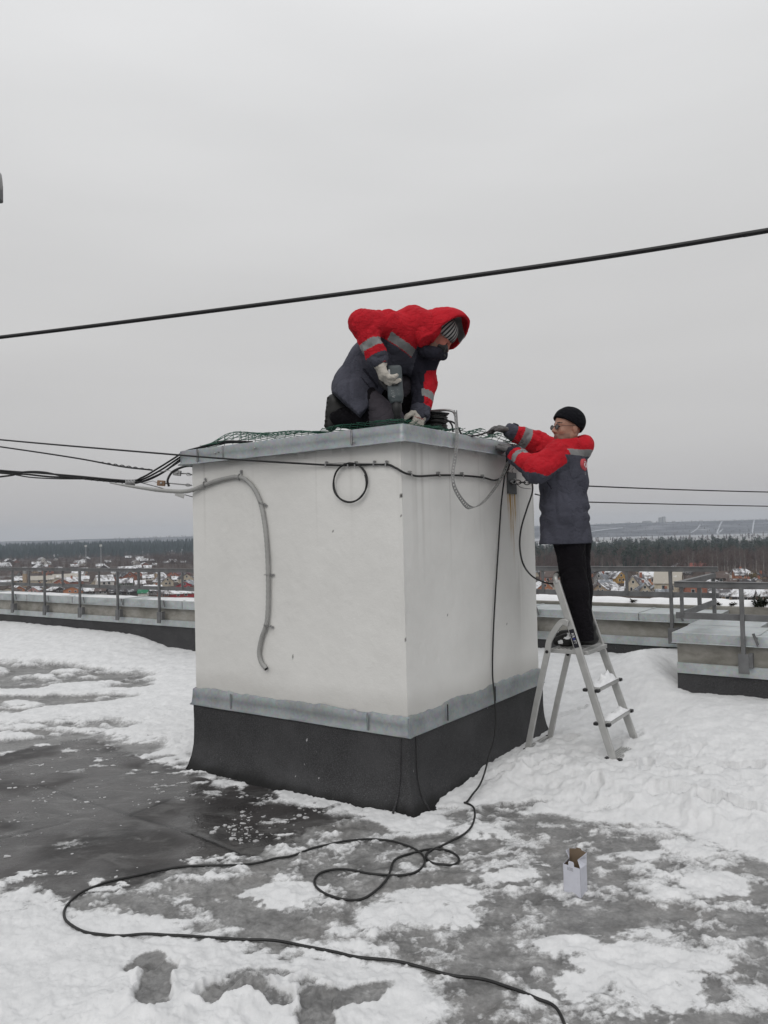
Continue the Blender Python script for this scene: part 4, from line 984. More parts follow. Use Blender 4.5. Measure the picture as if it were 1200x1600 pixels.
# single birches in front of the wood
MT['birchbark'] = simple('birch_bark', (.30, .28, .26), .9, 0, .4, 1.); MT['birchtwig'] = simple('birch_twigs', (.13, .105, .095), .9, 0, .2, 1.)
def birch(x, y, h, seed, label):
    r_ = random.Random(seed); z0 = float(terr(x, y)); th = thing('bare_birch', label, 'tree', (x, y, z0), 'bare birches in front of the wood')
    m = MB(); k = [np.array([x+r_.uniform(-.3, .3)*t_*2, y, z0-.3+h*t_]) for t_ in (0, .3, .6, .85, 1)]; m.tube(k, [.22, .17, .11, .06, .02], 5); m.build('trunk', MT['birchbark'], th)
    m = MB()
    for j in range(46):
        t_ = r_.uniform(.25, .97); p = np.array([x, y, z0+h*t_]); a = r_.uniform(0, 6.28); l = h*.30*(1.2-t_)*r_.uniform(.6, 1.2); q = p+np.array([math.cos(a)*l*.8, math.sin(a)*l*.8, l*r_.uniform(.6, 1.3)])
        m.tube([p, (p+q)/2+np.array([0, 0, l*.1]), q], [.07, .05, .025], 3, cap=False)
        for i_ in range(4):
            u = p+(q-p)*r_.uniform(.3, .95); v = u+np.array([r_.uniform(-1, 1), r_.uniform(-1, 1), r_.uniform(-.2, .9)])*l*.4; m.tube([u, v], [.035, .015], 3, cap=False)
    m.build('crown', MT['birchtwig'], th)
ords = ['first', 'second', 'third', 'fourth', 'fifth', 'sixth', 'seventh', 'eighth', 'ninth', 'tenth', 'eleventh', 'twelfth', 'thirteenth', 'fourteenth', 'fifteenth', 'sixteenth', 'seventeenth', 'eighteenth', 'nineteenth', 'twentieth', 'twenty-first', 'twenty-second', 'twenty-third', 'twenty-fourth', 'twenty-fifth', 'twenty-sixth', 'twenty-seventh', 'twenty-eighth', 'twenty-ninth', 'thirtieth']
for i_, (px, Y, h) in enumerate(((938, 520, 11), (1072, 500, 13), (1080, 520, 14), (1110, 495, 13), (1118, 500, 15), (1129, 510, 14), (1134, 505, 14), (1145, 490, 15), (1153, 500, 15), (1161, 505, 14), (1178, 470, 15), (1190, 500, 14))):
    birch((px-600)/FPX*Y, Y, h, 100+i_, 'bare pale birch before the brown wood, %s from the left' % ords[i_])

# houses
def roofmat(name, col, lo, hi):
    n = NT(name); f = n.noise(.35, 5, .65); n.set(color=n.mix(n.ramp(f, [(lo, 0.), (hi, 1.)]), col+(1,), (.74, .75, .77, 1)), rough=.8, spec=.2); return n.mat
RM = dict(snow=roofmat('snowy_roof', (.17, .155, .145), .37, .52), half=roofmat('half_snowy_roof', (.11, .105, .11), .46, .6), tan=roofmat('tan_roof', (.40, .37, .32), .56, .74), grey=roofmat('grey_tin_roof', (.20, .215, .235), .52, .7), red=roofmat('red_roof', (.26, .075, .055), .60, .72), dark=roofmat('dark_roof', (.05, .048, .05), .55, .70), maroon=roofmat('maroon_roof', (.13, .07, .075), .60, .75), brown=roofmat('brown_roof', (.10, .075, .065), .60, .75), green=roofmat('green_roof', (.03, .17, .09), .55, .7))
WM = {k: simple('house_wall_'+k, tuple(min(.7, q*1.3) for q in c), .9, 0, .2, .8) for k, c in dict(beige=(.40, .35, .27), brick=(.24, .095, .06), orange=(.33, .14, .07), grey=(.24, .24, .235), white=(.52, .50, .47), red=(.28, .03, .035), mustard=(.40, .24, .06), dark=(.05, .042, .038), pink=(.45, .27, .25), tan=(.29, .22, .15), green=(.10, .14, .11)).items()}
MT['pane'] = simple('dark_pane', (.03, .035, .04), .2, 0, .1); MT['trim'] = simple('white_trim', (.6, .6, .58), .7)
def house(px, base, top, wpx, wall, roof, face, rot, label, hw=.52, chim=False, win=2, group=None, name='house'):
    p = G(px, base, ZG); D = p[1]; p[2] = float(terr(p[0], p[1])); L = wpx*D/FPX; H = max(3.0, (base-top)*D/FPX)
    az = math.atan2(p[0], p[1]); a = -az+rad(rot); ex = np.array([math.cos(a), math.sin(a), 0]); ey = np.array([-math.sin(a), math.cos(a), 0])
    th = thing(name, label, 'house', p, group); hwall = H*hw; sx = L/2*.92; sy = L*.42 if face == 's' else L*.62
    if face == 's' and L > 16: sy = L*.28
    Wp = lambda x, y, z: p+ex*x+ey*(y+sy)+ZZ*z
    m = MB()
    if face == 's':      # eaves towards the camera
        V = [Wp(-sx, -sy, -1), Wp(sx, -sy, -1), Wp(sx, sy, -1), Wp(-sx, sy, -1), Wp(-sx, -sy, hwall), Wp(sx, -sy, hwall), Wp(sx, sy, hwall), Wp(-sx, sy, hwall), Wp(-sx, 0, H-.15), Wp(sx, 0, H-.15)]
        m.add(V, [(0, 1, 5, 4), (1, 2, 6, 9, 5), (2, 3, 7, 6), (3, 0, 4, 8, 7)])
        e0 = [(-sx-.5, -sy-.6), (sx+.5, -sy-.6), (sx+.5, 0), (-sx-.5, 0), (-sx-.5, sy+.6), (sx+.5, sy+.6)]; sl = (H-hwall)/sy; zz = [hwall-.6*sl, hwall-.6*sl, H, H, hwall-.6*sl, hwall-.6*sl]
    else:                # gable towards the camera
        V = [Wp(-sx, -sy, -1), Wp(sx, -sy, -1), Wp(sx, sy, -1), Wp(-sx, sy, -1), Wp(-sx, -sy, hwall), Wp(sx, -sy, hwall), Wp(sx, sy, hwall), Wp(-sx, sy, hwall), Wp(0, -sy, H-.15), Wp(0, sy, H-.15)]
        m.add(V, [(0, 1, 5, 8, 4), (1, 2, 6, 5), (2, 3, 7, 9, 6), (3, 0, 4, 7)])
        sl = (H-hwall)/sx; e0 = [(-sx-.5, -sy-.5), (-sx-.5, sy+.5), (0, sy+.5), (0, -sy-.5), (sx+.5, sy+.5), (sx+.5, -sy-.5)]; zz = [hwall-.5*sl, hwall-.5*sl, H, H, hwall-.5*sl, hwall-.5*sl]
    m.build('wall', WM[wall], th)
    m = MB(); V = [Wp(x, y, z) for (x, y), z in zip(e0, zz)]+[Wp(x, y, z-.28) for (x, y), z in zip(e0, zz)]
    m.add(V, [(0, 1, 2, 3), (3, 2, 5-0 if face == 's' else 4, 4 if face == 's' else 5)] + ([(0, 6, 7, 1), (4, 10, 11, 5)[::-1], (0, 3, 9, 6), (3, 4, 10, 9), (1, 7, 8, 2), (2, 8, 11, 5), (9, 8, 7, 6), (10, 11, 8, 9)] if face == 's' else [(0, 3, 9, 6), (3, 5, 11, 9), (1, 7, 8, 2), (2, 8, 10, 4), (0, 6, 7, 1), (4, 10, 11, 5), (6, 9, 8, 7), (9, 11, 10, 8)]))
    ro = m.build('roof', RM[roof], th)
    if chim:
        m = MB(); c_ = Wp(sx*.35, sy*.2 if face == 's' else .3, H-.2); m.box(c_, (.9, .9, 2.2), (ex, ey, ZZ)); m.box(c_+ZZ*1.15, (1.1, 1.1, .2), (ex, ey, ZZ)); m.build('chimney', WM['brick'], ro)
    for k in range(win):
        x = sx*(-.55+1.1*(k+.5)/max(1, win)+(.08 if k else 0)); z = hwall*.55; w_ = min(1.3, L*.13)
        m = MB(); m.box(Wp(x, -sy-.03, z), (w_+.3, .06, hwall*.34+.3), (ex, ey, ZZ), 0); m.box(Wp(x, -sy-.07, z), (w_, .05, hwall*.34), (ex, ey, ZZ), 1); m.build('window', [MT['trim'], MT['pane']], th)
    if face == 'g' and win and H-hwall > 2.2:
        m = MB(); m.box(Wp(0, -sy-.03, hwall+(H-hwall)*.30), (1.3, .06, 1.4), (ex, ey, ZZ), 0); m.box(Wp(0, -sy-.07, hwall+(H-hwall)*.30), (1.0, .05, 1.1), (ex, ey, ZZ), 1); m.build('window', [MT['trim'], MT['pane']], th)
    return th
WN = dict(beige='beige', brick='red brick', orange='orange brick', grey='grey', white='white', red='bright red', mustard='mustard yellow', dark='dark', pink='pink', tan='tan', green='dull green')
RN = dict(snow='snowy roof', half='half snowy roof', tan='tan roof', grey='grey tin roof', red='red roof', dark='dark roof', maroon='maroon roof', brown='brown roof', green='green roof')
HL = [(31, 912, 901, 18, 'tan', 'snow', 's', 8), (66, 912, 900, 36, 'beige', 'tan', 's', -4), (96, 915, 903, 30, 'brick', 'snow', 'g', -35), (103, 908, 897, 38, 'beige', 'tan', 's', 5), (147, 917, 906, 12, 'beige', 'half', 'g', -10), (166, 917, 899, 26, 'white', 'snow', 's', 14), (93, 926, 916, 22, 'dark', 'snow', 'g', 20), (113, 927, 916, 34, 'orange', 'grey', 'g', -32), (146, 929, 918, 28, 'dark', 'snow', 's', 6), (203, 908, 893, 25, 'brick', 'dark', 'g', 25), (196, 917, 904, 22, 'green', 'half', 's', -5), (193, 932, 919, 44, 'dark', 'dark', 's', 8), (223, 932, 920, 15, 'white', 'green', 's', -12), (232, 907, 898, 17, 'white', 'snow', 's', 4), (244, 905, 894, 15, 'tan', 'snow', 'g', -30), (270, 902, 891, 24, 'maroon' if False else 'brick', 'maroon', 'g', -38), (262, 916, 900, 22, 'beige', 'half', 'g', 28), (277, 909, 900, 20, 'white', 'snow', 's', -6), (292, 911, 895, 22, 'beige', 'dark', 'g', 8), (289, 922, 909, 32, 'red', 'grey', 'g', -14), (258, 934, 921, 20, 'brick', 'half', 's', 10), (284, 934, 921, 40, 'red', 'snow', 's', -3), (8, 915, 906, 22, 'grey', 'snow', 's', 5), (30, 924, 914, 18, 'orange', 'snow', 'g', 20), (52, 926, 916, 16, 'pink', 'snow', 'g', -15), (132, 909, 900, 14, 'white', 'snow', 's', 0), (220, 917, 907, 16, 'grey', 'snow', 's', 12), (-20, 916, 905, 24, 'tan', 'half', 's', 0), (247, 896, 889, 14, 'grey', 'snow', 's', 4), (330, 915, 900, 26, 'beige', 'snow', 'g', 10)]
HR = [(936, 913, 894, 18, 'grey', 'grey', 'g', -20), (949, 926, 906, 22, 'brick', 'grey', 's', 18), (938, 927, 911, 28, 'tan', 'half', 'g', -38), (971, 912, 893, 22, 'mustard', 'half', 'g', 30), (990, 929, 899, 26, 'beige', 'half', 'g', -28), (984, 928, 908, 14, 'orange', 'snow', 's', -8), (1008, 930, 911, 20, 'beige', 'grey', 'g', 25), (1015, 914, 892, 30, 'orange', 'snow', 's', 0), (1043, 929, 894, 42, 'beige', 'tan', 's', -7), (1038, 932, 921, 24, 'grey', 'grey', 's', 6), (1063, 890, 880, 18, 'brick', 'half', 'g', 12), (1089, 892, 880, 26, 'brick', 'red', 's', -6), (1088, 932, 902, 36, 'brick', 'brown', 'g', 14), (1121, 912, 893, 34, 'dark', 'brown', 's', 4), (1150, 903, 889, 26, 'white', 'snow', 'g', -25), (1158, 905, 888, 18, 'orange', 'half', 's', 20), (1149, 915, 904, 28, 'tan', 'brown', 's', -10), (1130, 940, 922, 38, 'tan', 'half', 's', 8), (1160, 941, 922, 32, 'dark', 'snow', 's', -14), (1194, 940, 922, 30, 'pink', 'snow', 's', 5), (860, 912, 892, 30, 'brick', 'brown', 's', 5), (852, 928, 908, 26, 'orange', 'snow', 'g', 15), (965, 929, 917, 18, 'tan', 'snow', 's', -10), (1230, 934, 915, 30, 'beige', 'snow', 's', 6), (905, 925, 905, 30, 'beige', 'half', 'g', -12), (1185, 918, 904, 22, 'white', 'half', 'g', 10)]
rh = random.Random(31)
for px, b0, b1 in [(932, 896, 904), (955, 896, 902), (1000, 893, 899), (1028, 918, 926), (1075, 896, 903), (1100, 921, 928), (1112, 898, 904), (1136, 914, 921), (1170, 916, 922), (1182, 902, 908), (1206, 925, 931), (845, 900, 906), (875, 920, 926), (916, 899, 905), (1055, 905, 912), (1120, 915, 922)]:
    b_ = rh.uniform(b0, b1); w_ = rh.uniform(15, 26)*(b_-825)/90; HR.append((px, b_, b_-w_*rh.uniform(.5, .75), w_, rh.choice(['beige', 'brick', 'white', 'orange', 'tan', 'dark', 'grey']), rh.choice(['snow', 'half', 'brown', 'grey', 'snow', 'dark']), rh.choice('sg'), rh.uniform(-32, 32)))
for px, b0, b1 in [(20, 896, 904), (60, 918, 926), (75, 893, 899), (130, 893, 899), (160, 926, 932), (180, 894, 900), (215, 896, 902), (235, 920, 927), (258, 905, 911), (300, 920, 927), (310, 900, 907), (240, 928, 933), (12, 926, 932), (120, 900, 906)]:
    b_ = rh.uniform(b0, b1); w_ = rh.uniform(16, 26)*(b_-845)/75; HL.append((px, b_, b_-w_*rh.uniform(.45, .65), w_, rh.choice(['beige', 'brick', 'white', 'grey', 'tan', 'dark']), rh.choice(['snow', 'half', 'brown', 'snow', 'dark']), rh.choice('sg'), rh.uniform(-32, 32)))
for lst, side in ((HL, 'left'), (HR, 'right')):
    lst = sorted(lst, key=lambda q: q[0]); cnt = {}; tot = {}
    for q in lst: tot[(q[4], q[5])] = tot.get((q[4], q[5]), 0)+1
    for q in lst:
        key = (q[4], q[5]); cnt[key] = cnt.get(key, 0)+1
        lab = '%s house with %s, %s such from the left, %s of the shaft' % (WN[q[4]], RN[q[5]], ords[cnt[key]-1], side) if tot[key] > 1 else '%s house with %s, the only such %s of the shaft' % (WN[q[4]], RN[q[5]], side)
        house(*q, lab, chim=(int(q[0]) % 3 == 0), win=2 if q[3] > 15 else 0, hw=.5 if q[6] == 'g' else .55, group='houses below the roof on the '+side)
rs = random.Random(12)
for k in range(46):
    px = rs.uniform(0, 330); base = rs.uniform(872, 896)-(px-150)*.01; w_ = rs.uniform(7, 16)*(base-840)/48; hh = rs.uniform(.45, .7)*w_
    house(px, base, base-hh, w_, rs.choice(['white', 'tan', 'grey', 'dark', 'brick']), 'snow', rs.choice('ssg'), rs.uniform(-25, 25), 'tiny snow roofed house in the far village before the fir forest', win=0, group='tiny houses of the far village')
# masts, stack, towers
def mast(px, base, top, label):
    p = G(px, base, ZG); D = p[1]; p[2] = float(terr(p[0], p[1])); H = (base-top)*D/FPX; th = thing('lattice_mast', label, 'mast', p, 'masts beyond the village')
    m = MB(); r0, r1 = .8, .45
    for k in range(3):
        a = 2.1*k; m.tube([p+np.array([math.cos(a)*r0, math.sin(a)*r0, 0]), p+np.array([math.cos(a)*r1, math.sin(a)*r1, H])], .14, 4)
    for j in range(12):
        z = H*j/12; r = r0+(r1-r0)*j/12
        for k in range(3): 
            a, b = 2.1*k, 2.1*(k+1); m.tube([p+np.array([math.cos(a)*r, math.sin(a)*r, z]), p+np.array([math.cos(b)*r, math.sin(b)*r, z+H/12])], .07, 3)
    m.build('frame', WM['grey'], th)
    m = MB()
    for k in range(3): a = 2.1*k+1; m.box(p+np.array([math.cos(a)*1.0, math.sin(a)*1.0, H*.95]), (.9, .9, H*.09))
    m.build('antenna_panels', MT['trim'], th)
mast(134.5, 884, 852, 'shorter lattice mast with white antennas, left of the taller mast'); mast(158, 887, 851, 'taller lattice mast with white antennas at its top before the fir forest')
p = G(39, 917, ZG); m = MB(); D = p[1]; th = thing('chimney_stack', 'grey and brick chimney stack among the houses at the far left', 'chimney', p)
m.box(p+ZZ*4, (2.2, 2.2, 10)); m.build('brick_base', WM['tan'], th); m = MB(); m.box(p+ZZ*11.2, (1.9, 1.9, 4.4)); m.box(p+ZZ*13.6, (2.6, 2.6, .5)); m.build('shaft', WM['grey'], th)
for px, w_, h in ((1031, 9, 18), (1036.5, 10, 22), (1010, 26, 4)):
    Y = 3560; p = hp(px, Y); p[2] = float(terr(p[0], p[1])); th = thing('apartment_block', {9: 'left of two faint towers on the hazy skyline', 10: 'right of two faint towers on the hazy skyline', 26: 'long low pale block on the hazy skyline left of the towers'}[w_], 'tower block', p)
    m = MB(); m.box(p+ZZ*h/2, (w_*1.3, 14, h+6)); m.build('wall', WM['grey'], th); m = MB(); m.box(p+ZZ*(h+3.6), (w_*1.3-2, 10, 1.2)); m.build('roof', RM['dark'], th)
# ochre bush at the right
p = G(1177, 912, ZG); m = MB(); rs2 = np.random.default_rng(3); th = thing('ochre_tree', 'round ochre brown tree behind the corner railing on the right', 'tree', p)
m.tube([p, p+ZZ*3.5], [.25, .12], 5); m.build('trunk', MT['bare'][0], th)
V, F = [], []
for k in range(500):
    c = p+np.array([0, 0, 3.4])+rs2.normal(size=3)*np.array([1.3, 1.3, 1.1]); d = rs2.normal(size=(3, 3))*.28; F.append((len(V), len(V)+1, len(V)+2)); V += [c+q for q in d]
mesh_np('crown', V, None, simple('ochre_leaves', (.13, .095, .035), .9, 0, .3, 1.), None, False, th, T=F)
# haze: the wet winter air
m = MB(); m.box((0, 2120, 30), (9600, 4480, 120)); hz = m.build('haze', None) if False else None
me = bpy.data.meshes.new('haze'); V = [(x, y, z) for z in (-30, 78) for x, y in ((-4400, -70), (4400, -70), (4400, 4330), (-4400, 4330))]
me.from_pydata(V, [], [(3, 2, 1, 0), (4, 5, 6, 7), (0, 1, 5, 4), (1, 2, 6, 5), (2, 3, 7, 6), (3, 0, 4, 7)])
hm = bpy.data.materials.new('haze'); hm.use_nodes = True; nt = hm.node_tree; nt.nodes.remove(nt.nodes['Principled BSDF'])
pv = nt.nodes.new('ShaderNodeVolumePrincipled'); pv.inputs['Color'].default_value = (.80, .885, 1., 1); pv.inputs['Density'].default_value = .00016; pv.inputs['Anisotropy'].default_value = 0
nt.links.new(pv.outputs[0], nt.nodes['Material Output'].inputs['Volume']); me.materials.append(hm)
tag(link('haze', me), 'thin winter haze over the valley', 'haze', kind='stuff')
# ------------------------------------------------------------------ modelling by distance fields (bodies, clothes, hands)
f32 = np.float32
def _v(a): return np.asarray(a, f32)
def capd(p, a, b, ra, rb, sq=None):
    """distance to a tapered limb; sq = (axis, k): stretched k times along the axis"""
    a = _v(a); b = _v(b); ba = b-a; pa = p-a; t_ = np.clip((pa@ba)/max(float(ba@ba), 1e-9), 0, 1); d = pa-t_[:, None]*ba
    r = ra+(rb-ra)*t_; q = (d*d).sum(1)
    if sq is not None:
        ax_ = _v(sq[0]); c = d@ax_; q = q-c*c*(1-1/sq[1]**2)
    return np.sqrt(np.maximum(q, 1e-12))-r
def smin(a, b, k):
    h = np.clip(.5+.5*(b-a)/k, 0, 1); return b*(1-h)+a*h-k*h*(1-h)
def chain(p, pts, rs_, k=.03, sq=None):
    d = None
    for i in range(len(pts)-1):
        e = capd(p, pts[i], pts[i+1], rs_[i], rs_[i+1], sq); d = e if d is None else smin(d, e, k)
    return d
def ell(p, c, R_, axes=None):
    q = p-_v(c)
    if axes is not None: q = q@_v(axes).T
    q0 = q/_v(R_); q1 = q0/_v(R_); k0 = np.sqrt((q0*q0).sum(1)); k1 = np.sqrt((q1*q1).sum(1))+1e-9
    return k0*(k0-1)/k1
def boxd(p, c, half, axes, r=.0):
    q = np.abs((p-_v(c))@_v(axes).T)-(_v(half)-r); return np.sqrt((np.maximum(q, 0)**2).sum(1))+np.minimum(q.max(1), 0)-r
def field_mesh(name, f, lo, hi, h, mats, matfn=None, parent=None, attrs=None):
    """naive surface nets over a field that is only evaluated near its surface"""
    lo = np.array(lo, float); hi = np.array(hi, float); K = 4
    n = (np.ceil((hi-lo)/(h*K)).astype(int))*K+1
    cn_ = (n-1)//K
    cx = [lo[i]+h*K*(np.arange(cn_[i])+.5) for i in range(3)]
    g = np.stack(np.meshgrid(*cx, indexing='ij'), -1).reshape(-1, 3).astype(f32)
    dc = f(g).reshape(cn_)
    near = np.abs(dc) < h*K*1.9
    D = np.repeat(np.repeat(np.repeat(dc, K, 0), K, 1), K, 2); D = np.pad(D, ((0, 1),)*3, mode='edge').astype(f32)
    nm = np.repeat(np.repeat(np.repeat(near, K, 0), K, 1), K, 2); nm = np.pad(nm, ((0, 1),)*3, mode='edge')
    nm[1:] |= nm[:-1]; nm[:, 1:] |= nm[:, :-1]; nm[:, :, 1:] |= nm[:, :, :-1]
    ii = np.argwhere(nm); pts = (lo+ii*h).astype(f32); vals = np.empty(len(pts), f32)
    for s0 in range(0, len(pts), 400000): vals[s0:s0+400000] = f(pts[s0:s0+400000])
    D[nm] = vals
    D[0] = D[-1] = 1; D[:, 0] = D[:, -1] = 1; D[:, :, 0] = D[:, :, -1] = 1
    ins = D < 0
    c8 = [ins[i:n[0]-1+i, j:n[1]-1+j, k:n[2]-1+k] for i in (0, 1) for j in (0, 1) for k in (0, 1)]
    cnt = sum(c.astype(np.int8) for c in c8); act = (cnt > 0) & (cnt < 8)
    ci = np.argwhere(act); idx = np.full(act.shape, -1, np.int64); idx[act] = np.arange(len(ci))
    acc = np.zeros((len(ci), 3)); num = np.zeros(len(ci))
    cor = [np.array((i, j, k)) for i in (0, 1) for j in (0, 1) for k in (0, 1)]
    val = [D[ci[:, 0]+c[0], ci[:, 1]+c[1], ci[:, 2]+c[2]] for c in cor]
    for a_ in range(8):
        for b_ in range(a_+1, 8):
            if np.abs(cor[a_]-cor[b_]).sum() != 1: continue
            x = (val[a_] < 0) != (val[b_] < 0); t_ = np.where(x, val[a_]/np.where(x, val[a_]-val[b_], 1), 0)
            acc += np.where(x[:, None], cor[a_]+(cor[b_]-cor[a_])*t_[:, None], 0); num += x
    V = lo+(ci+acc/np.maximum(num, 1)[:, None])*h
    quads = []
    for ax_ in range(3):
        o1, o2 = [(1, 2), (2, 0), (0, 1)][ax_]
        sl0 = [slice(None)]*3; sl1 = [slice(None)]*3; sl0[ax_] = slice(0, -1); sl1[ax_] = slice(1, None)
        e = np.argwhere(ins[tuple(sl0)] != ins[tuple(sl1)])
        e = e[(e[:, o1] > 0) & (e[:, o2] > 0) & (e[:, o1] < n[o1]-1) & (e[:, o2] < n[o2]-1) & (e[:, ax_] < n[ax_]-1)]
        fl_ = ins[e[:, 0], e[:, 1], e[:, 2]]
        def at(d1, d2):
            q = e.copy(); q[:, o1] += d1; q[:, o2] += d2; return idx[q[:, 0], q[:, 1], q[:, 2]]
        q = np.stack([at(-1, -1), at(0, -1), at(0, 0), at(-1, 0)], 1)
        q[~fl_] = q[~fl_][:, ::-1]; quads.append(q)
    Q = np.concatenate(quads); Q = Q[(Q >= 0).all(1)]
    mi = None
    if matfn is not None: mi = matfn(V[Q].mean(1))
    return mesh_np(name, V, Q, mats, mi, True, parent, attrs={k: fn(V) for k, fn in (attrs or {}).items()})
def wrinkle(p, amp, sc, seed, stretch=None):
    q = (p@_v(((.80, .36, .48), (-.60, .48, .64), (.0, -.80, .60))))*_v((1.35, .75, .75))*_v(sc if not np.isscalar(sc) else (sc, sc, sc)); a = vn3(q+_v((seed, 0, 0)), seed); b = vn3(q*2.1+_v((0, seed, 3)), seed+1)
    r = 1-np.abs(2*a-1); r2 = 1-np.abs(2*b-1); return (.8*amp*(-.30+.70*r**5+.35*r2**5+.35*(a-.5)+.2*(b-.5))).astype(f32)
def unit(v): v = np.asarray(v, float); return v/np.linalg.norm(v)
def frame(f_, up):
    f_ = unit(f_); s_ = unit(np.cross(up, f_)); u = np.cross(f_, s_); return f_, s_, u       # forward, left, up

def cloth(name, col, rough=.85, bs=90, bstr=.38):
    n = NT(name); a = n.noise(5, 5, .6); c = np.array(col)
    n.set(color=n.ramp(a, [(.3, tuple(c*.80)+(1,)), (.7, tuple(np.minimum(1, c*1.18))+(1,))]), rough=rough, spec=.15)
    b = n.bump(n.noise(bs*5, 3, .6), .15, .002); cr_ = n.math('ABSOLUTE', n.math('SUBTRACT', n.noise(11, 3, .55, (1, 1, 1.6), 1.2), .5)); cr_ = n.math('MINIMUM', n.math('MULTIPLY', cr_, 6.), 1.); n.set(normal=n.bump(cr_, bstr, .012, n.bump(n.noise(20, 4, .6), .3, .012, b))); return n.mat
MT['jred'] = cloth('red_jacket_cloth', (.46, .014, .024)); MT['jgrey'] = cloth('slate_jacket_cloth', (.066, .068, .088)); MT['jnavy'] = cloth('dark_lining', (.022, .022, .032))
MT['refl'] = cloth('grey_reflective_tape', (.22, .225, .225), .5, 40, .1); MT['black_cloth'] = cloth('black_trouser_cloth', (.005, .0042, .006)); MT['mauve'] = cloth('grey_trouser_cloth', (.060, .054, .064))
MT['beanie'] = cloth('black_knit', (.0055, .0058, .008), .9, 60); MT['boot'] = simple('black_leather', (.009, .009, .009), .5, 0, .3, 20, .2, 40)
MT['sole'] = simple('rubber_sole', (.014, .013, .012), .8, 0, .3, 20)
MT['gwhite'] = cloth('white_cotton_glove', (.50, .47, .42), .9, 110, .4); MT['ggrey'] = cloth('grey_knit_glove', (.155, .152, .152), .9, 90, .5)
MT['skin'] = simple('skin', (.36, .19, .135), .5, 0, .12, 14, .1, 60); MT['skinr'] = simple('cold_red_skin', (.36, .12, .085), .5, 0, .12, 14)
MT['brow'] = simple('dark_brow', (.03, .02, .015), .7); MT['lip'] = simple('lips', (.28, .10, .085), .5); MT['stub'] = simple('stubble', (.24, .14, .105), .6, 0, .15, 30)
MT['mark'] = simple('red_print', (.33, .03, .03), .8, 0, .1); MT['eye'] = simple('eye', (.02, .015, .012), .2)
n = NT('striped_knit'); wv_ = n.n('ShaderNodeTexWave', wave_type='BANDS', bands_direction='X'); MT['_wave'] = wv_
at_ = n.attr('stripe'); sn = n.math('SINE', n.math('MULTIPLY', at_, 6.2832)); n.set(color=n.ramp(n.math('ADD', n.math('MULTIPLY', sn, .5), .5), [(.35, (.018, .018, .02, 1)), (.62, (.30, .29, .28, 1))]), rough=.9, normal=n.bump(n.noise(200, 3, .6), .3, .003)); MT['striped'] = n.mat; del MT['_wave']

def hand(p, wrist, f_, palm, thumb, curls, sc=1., spread=.10):
    """glove or hand: palm, four fingers of unequal length with three bones each, thumb from the side of the palm"""
    wrist = np.array(wrist, float); f_ = unit(f_); nrm = unit(np.array(palm)-f_*(np.array(palm)@f_)); sd = unit(thumb-f_*(np.array(thumb)@f_)-nrm*(np.array(thumb)@nrm))
    d = None
    for k, s_ in enumerate((.030, .010, -.010, -.028)):                   # palm
        e = capd(p, wrist+sd*s_*.55*sc, wrist+(f_*(.088-.006*abs(k-1.3))+sd*s_)*sc, .017*sc, .0145*sc); d = e if d is None else smin(d, e, .018*sc)
    for k, (s_, L) in enumerate(((.030, .074), (.010, .084), (-.010, .078), (-.028, .060))):
        q = wrist+(f_*(.088-.006*abs(k-1.3))+sd*s_)*sc; a = 0.; r = .0115*sc
        for j, (fr, cu) in enumerate(((.45, .8), (.31, 1.0), (.24, .7))):
            a += curls[k]*cu; dr = unit(f_*math.cos(a)+nrm*math.sin(a)+sd*(s_/.03)*spread); q2 = q+dr*L*fr*sc
            e = capd(p, q, q2, r, r*.92); d = smin(d, e, .006*sc); q = q2; r *= .92
    q = wrist+(f_*.022+sd*.026)*sc; r = .0145*sc
    for L, ang, cu in ((.045, .75, .25), (.034, .45, .6), (.027, .2, .8)):
        dr = unit(f_*math.cos(ang)+sd*math.sin(ang)+nrm*cu*(.4+.6*curls[4])); q2 = q+dr*L*sc; e = capd(p, q, q2, r, r*.9); d = smin(d, e, .008*sc); q = q2; r *= .9
    return d
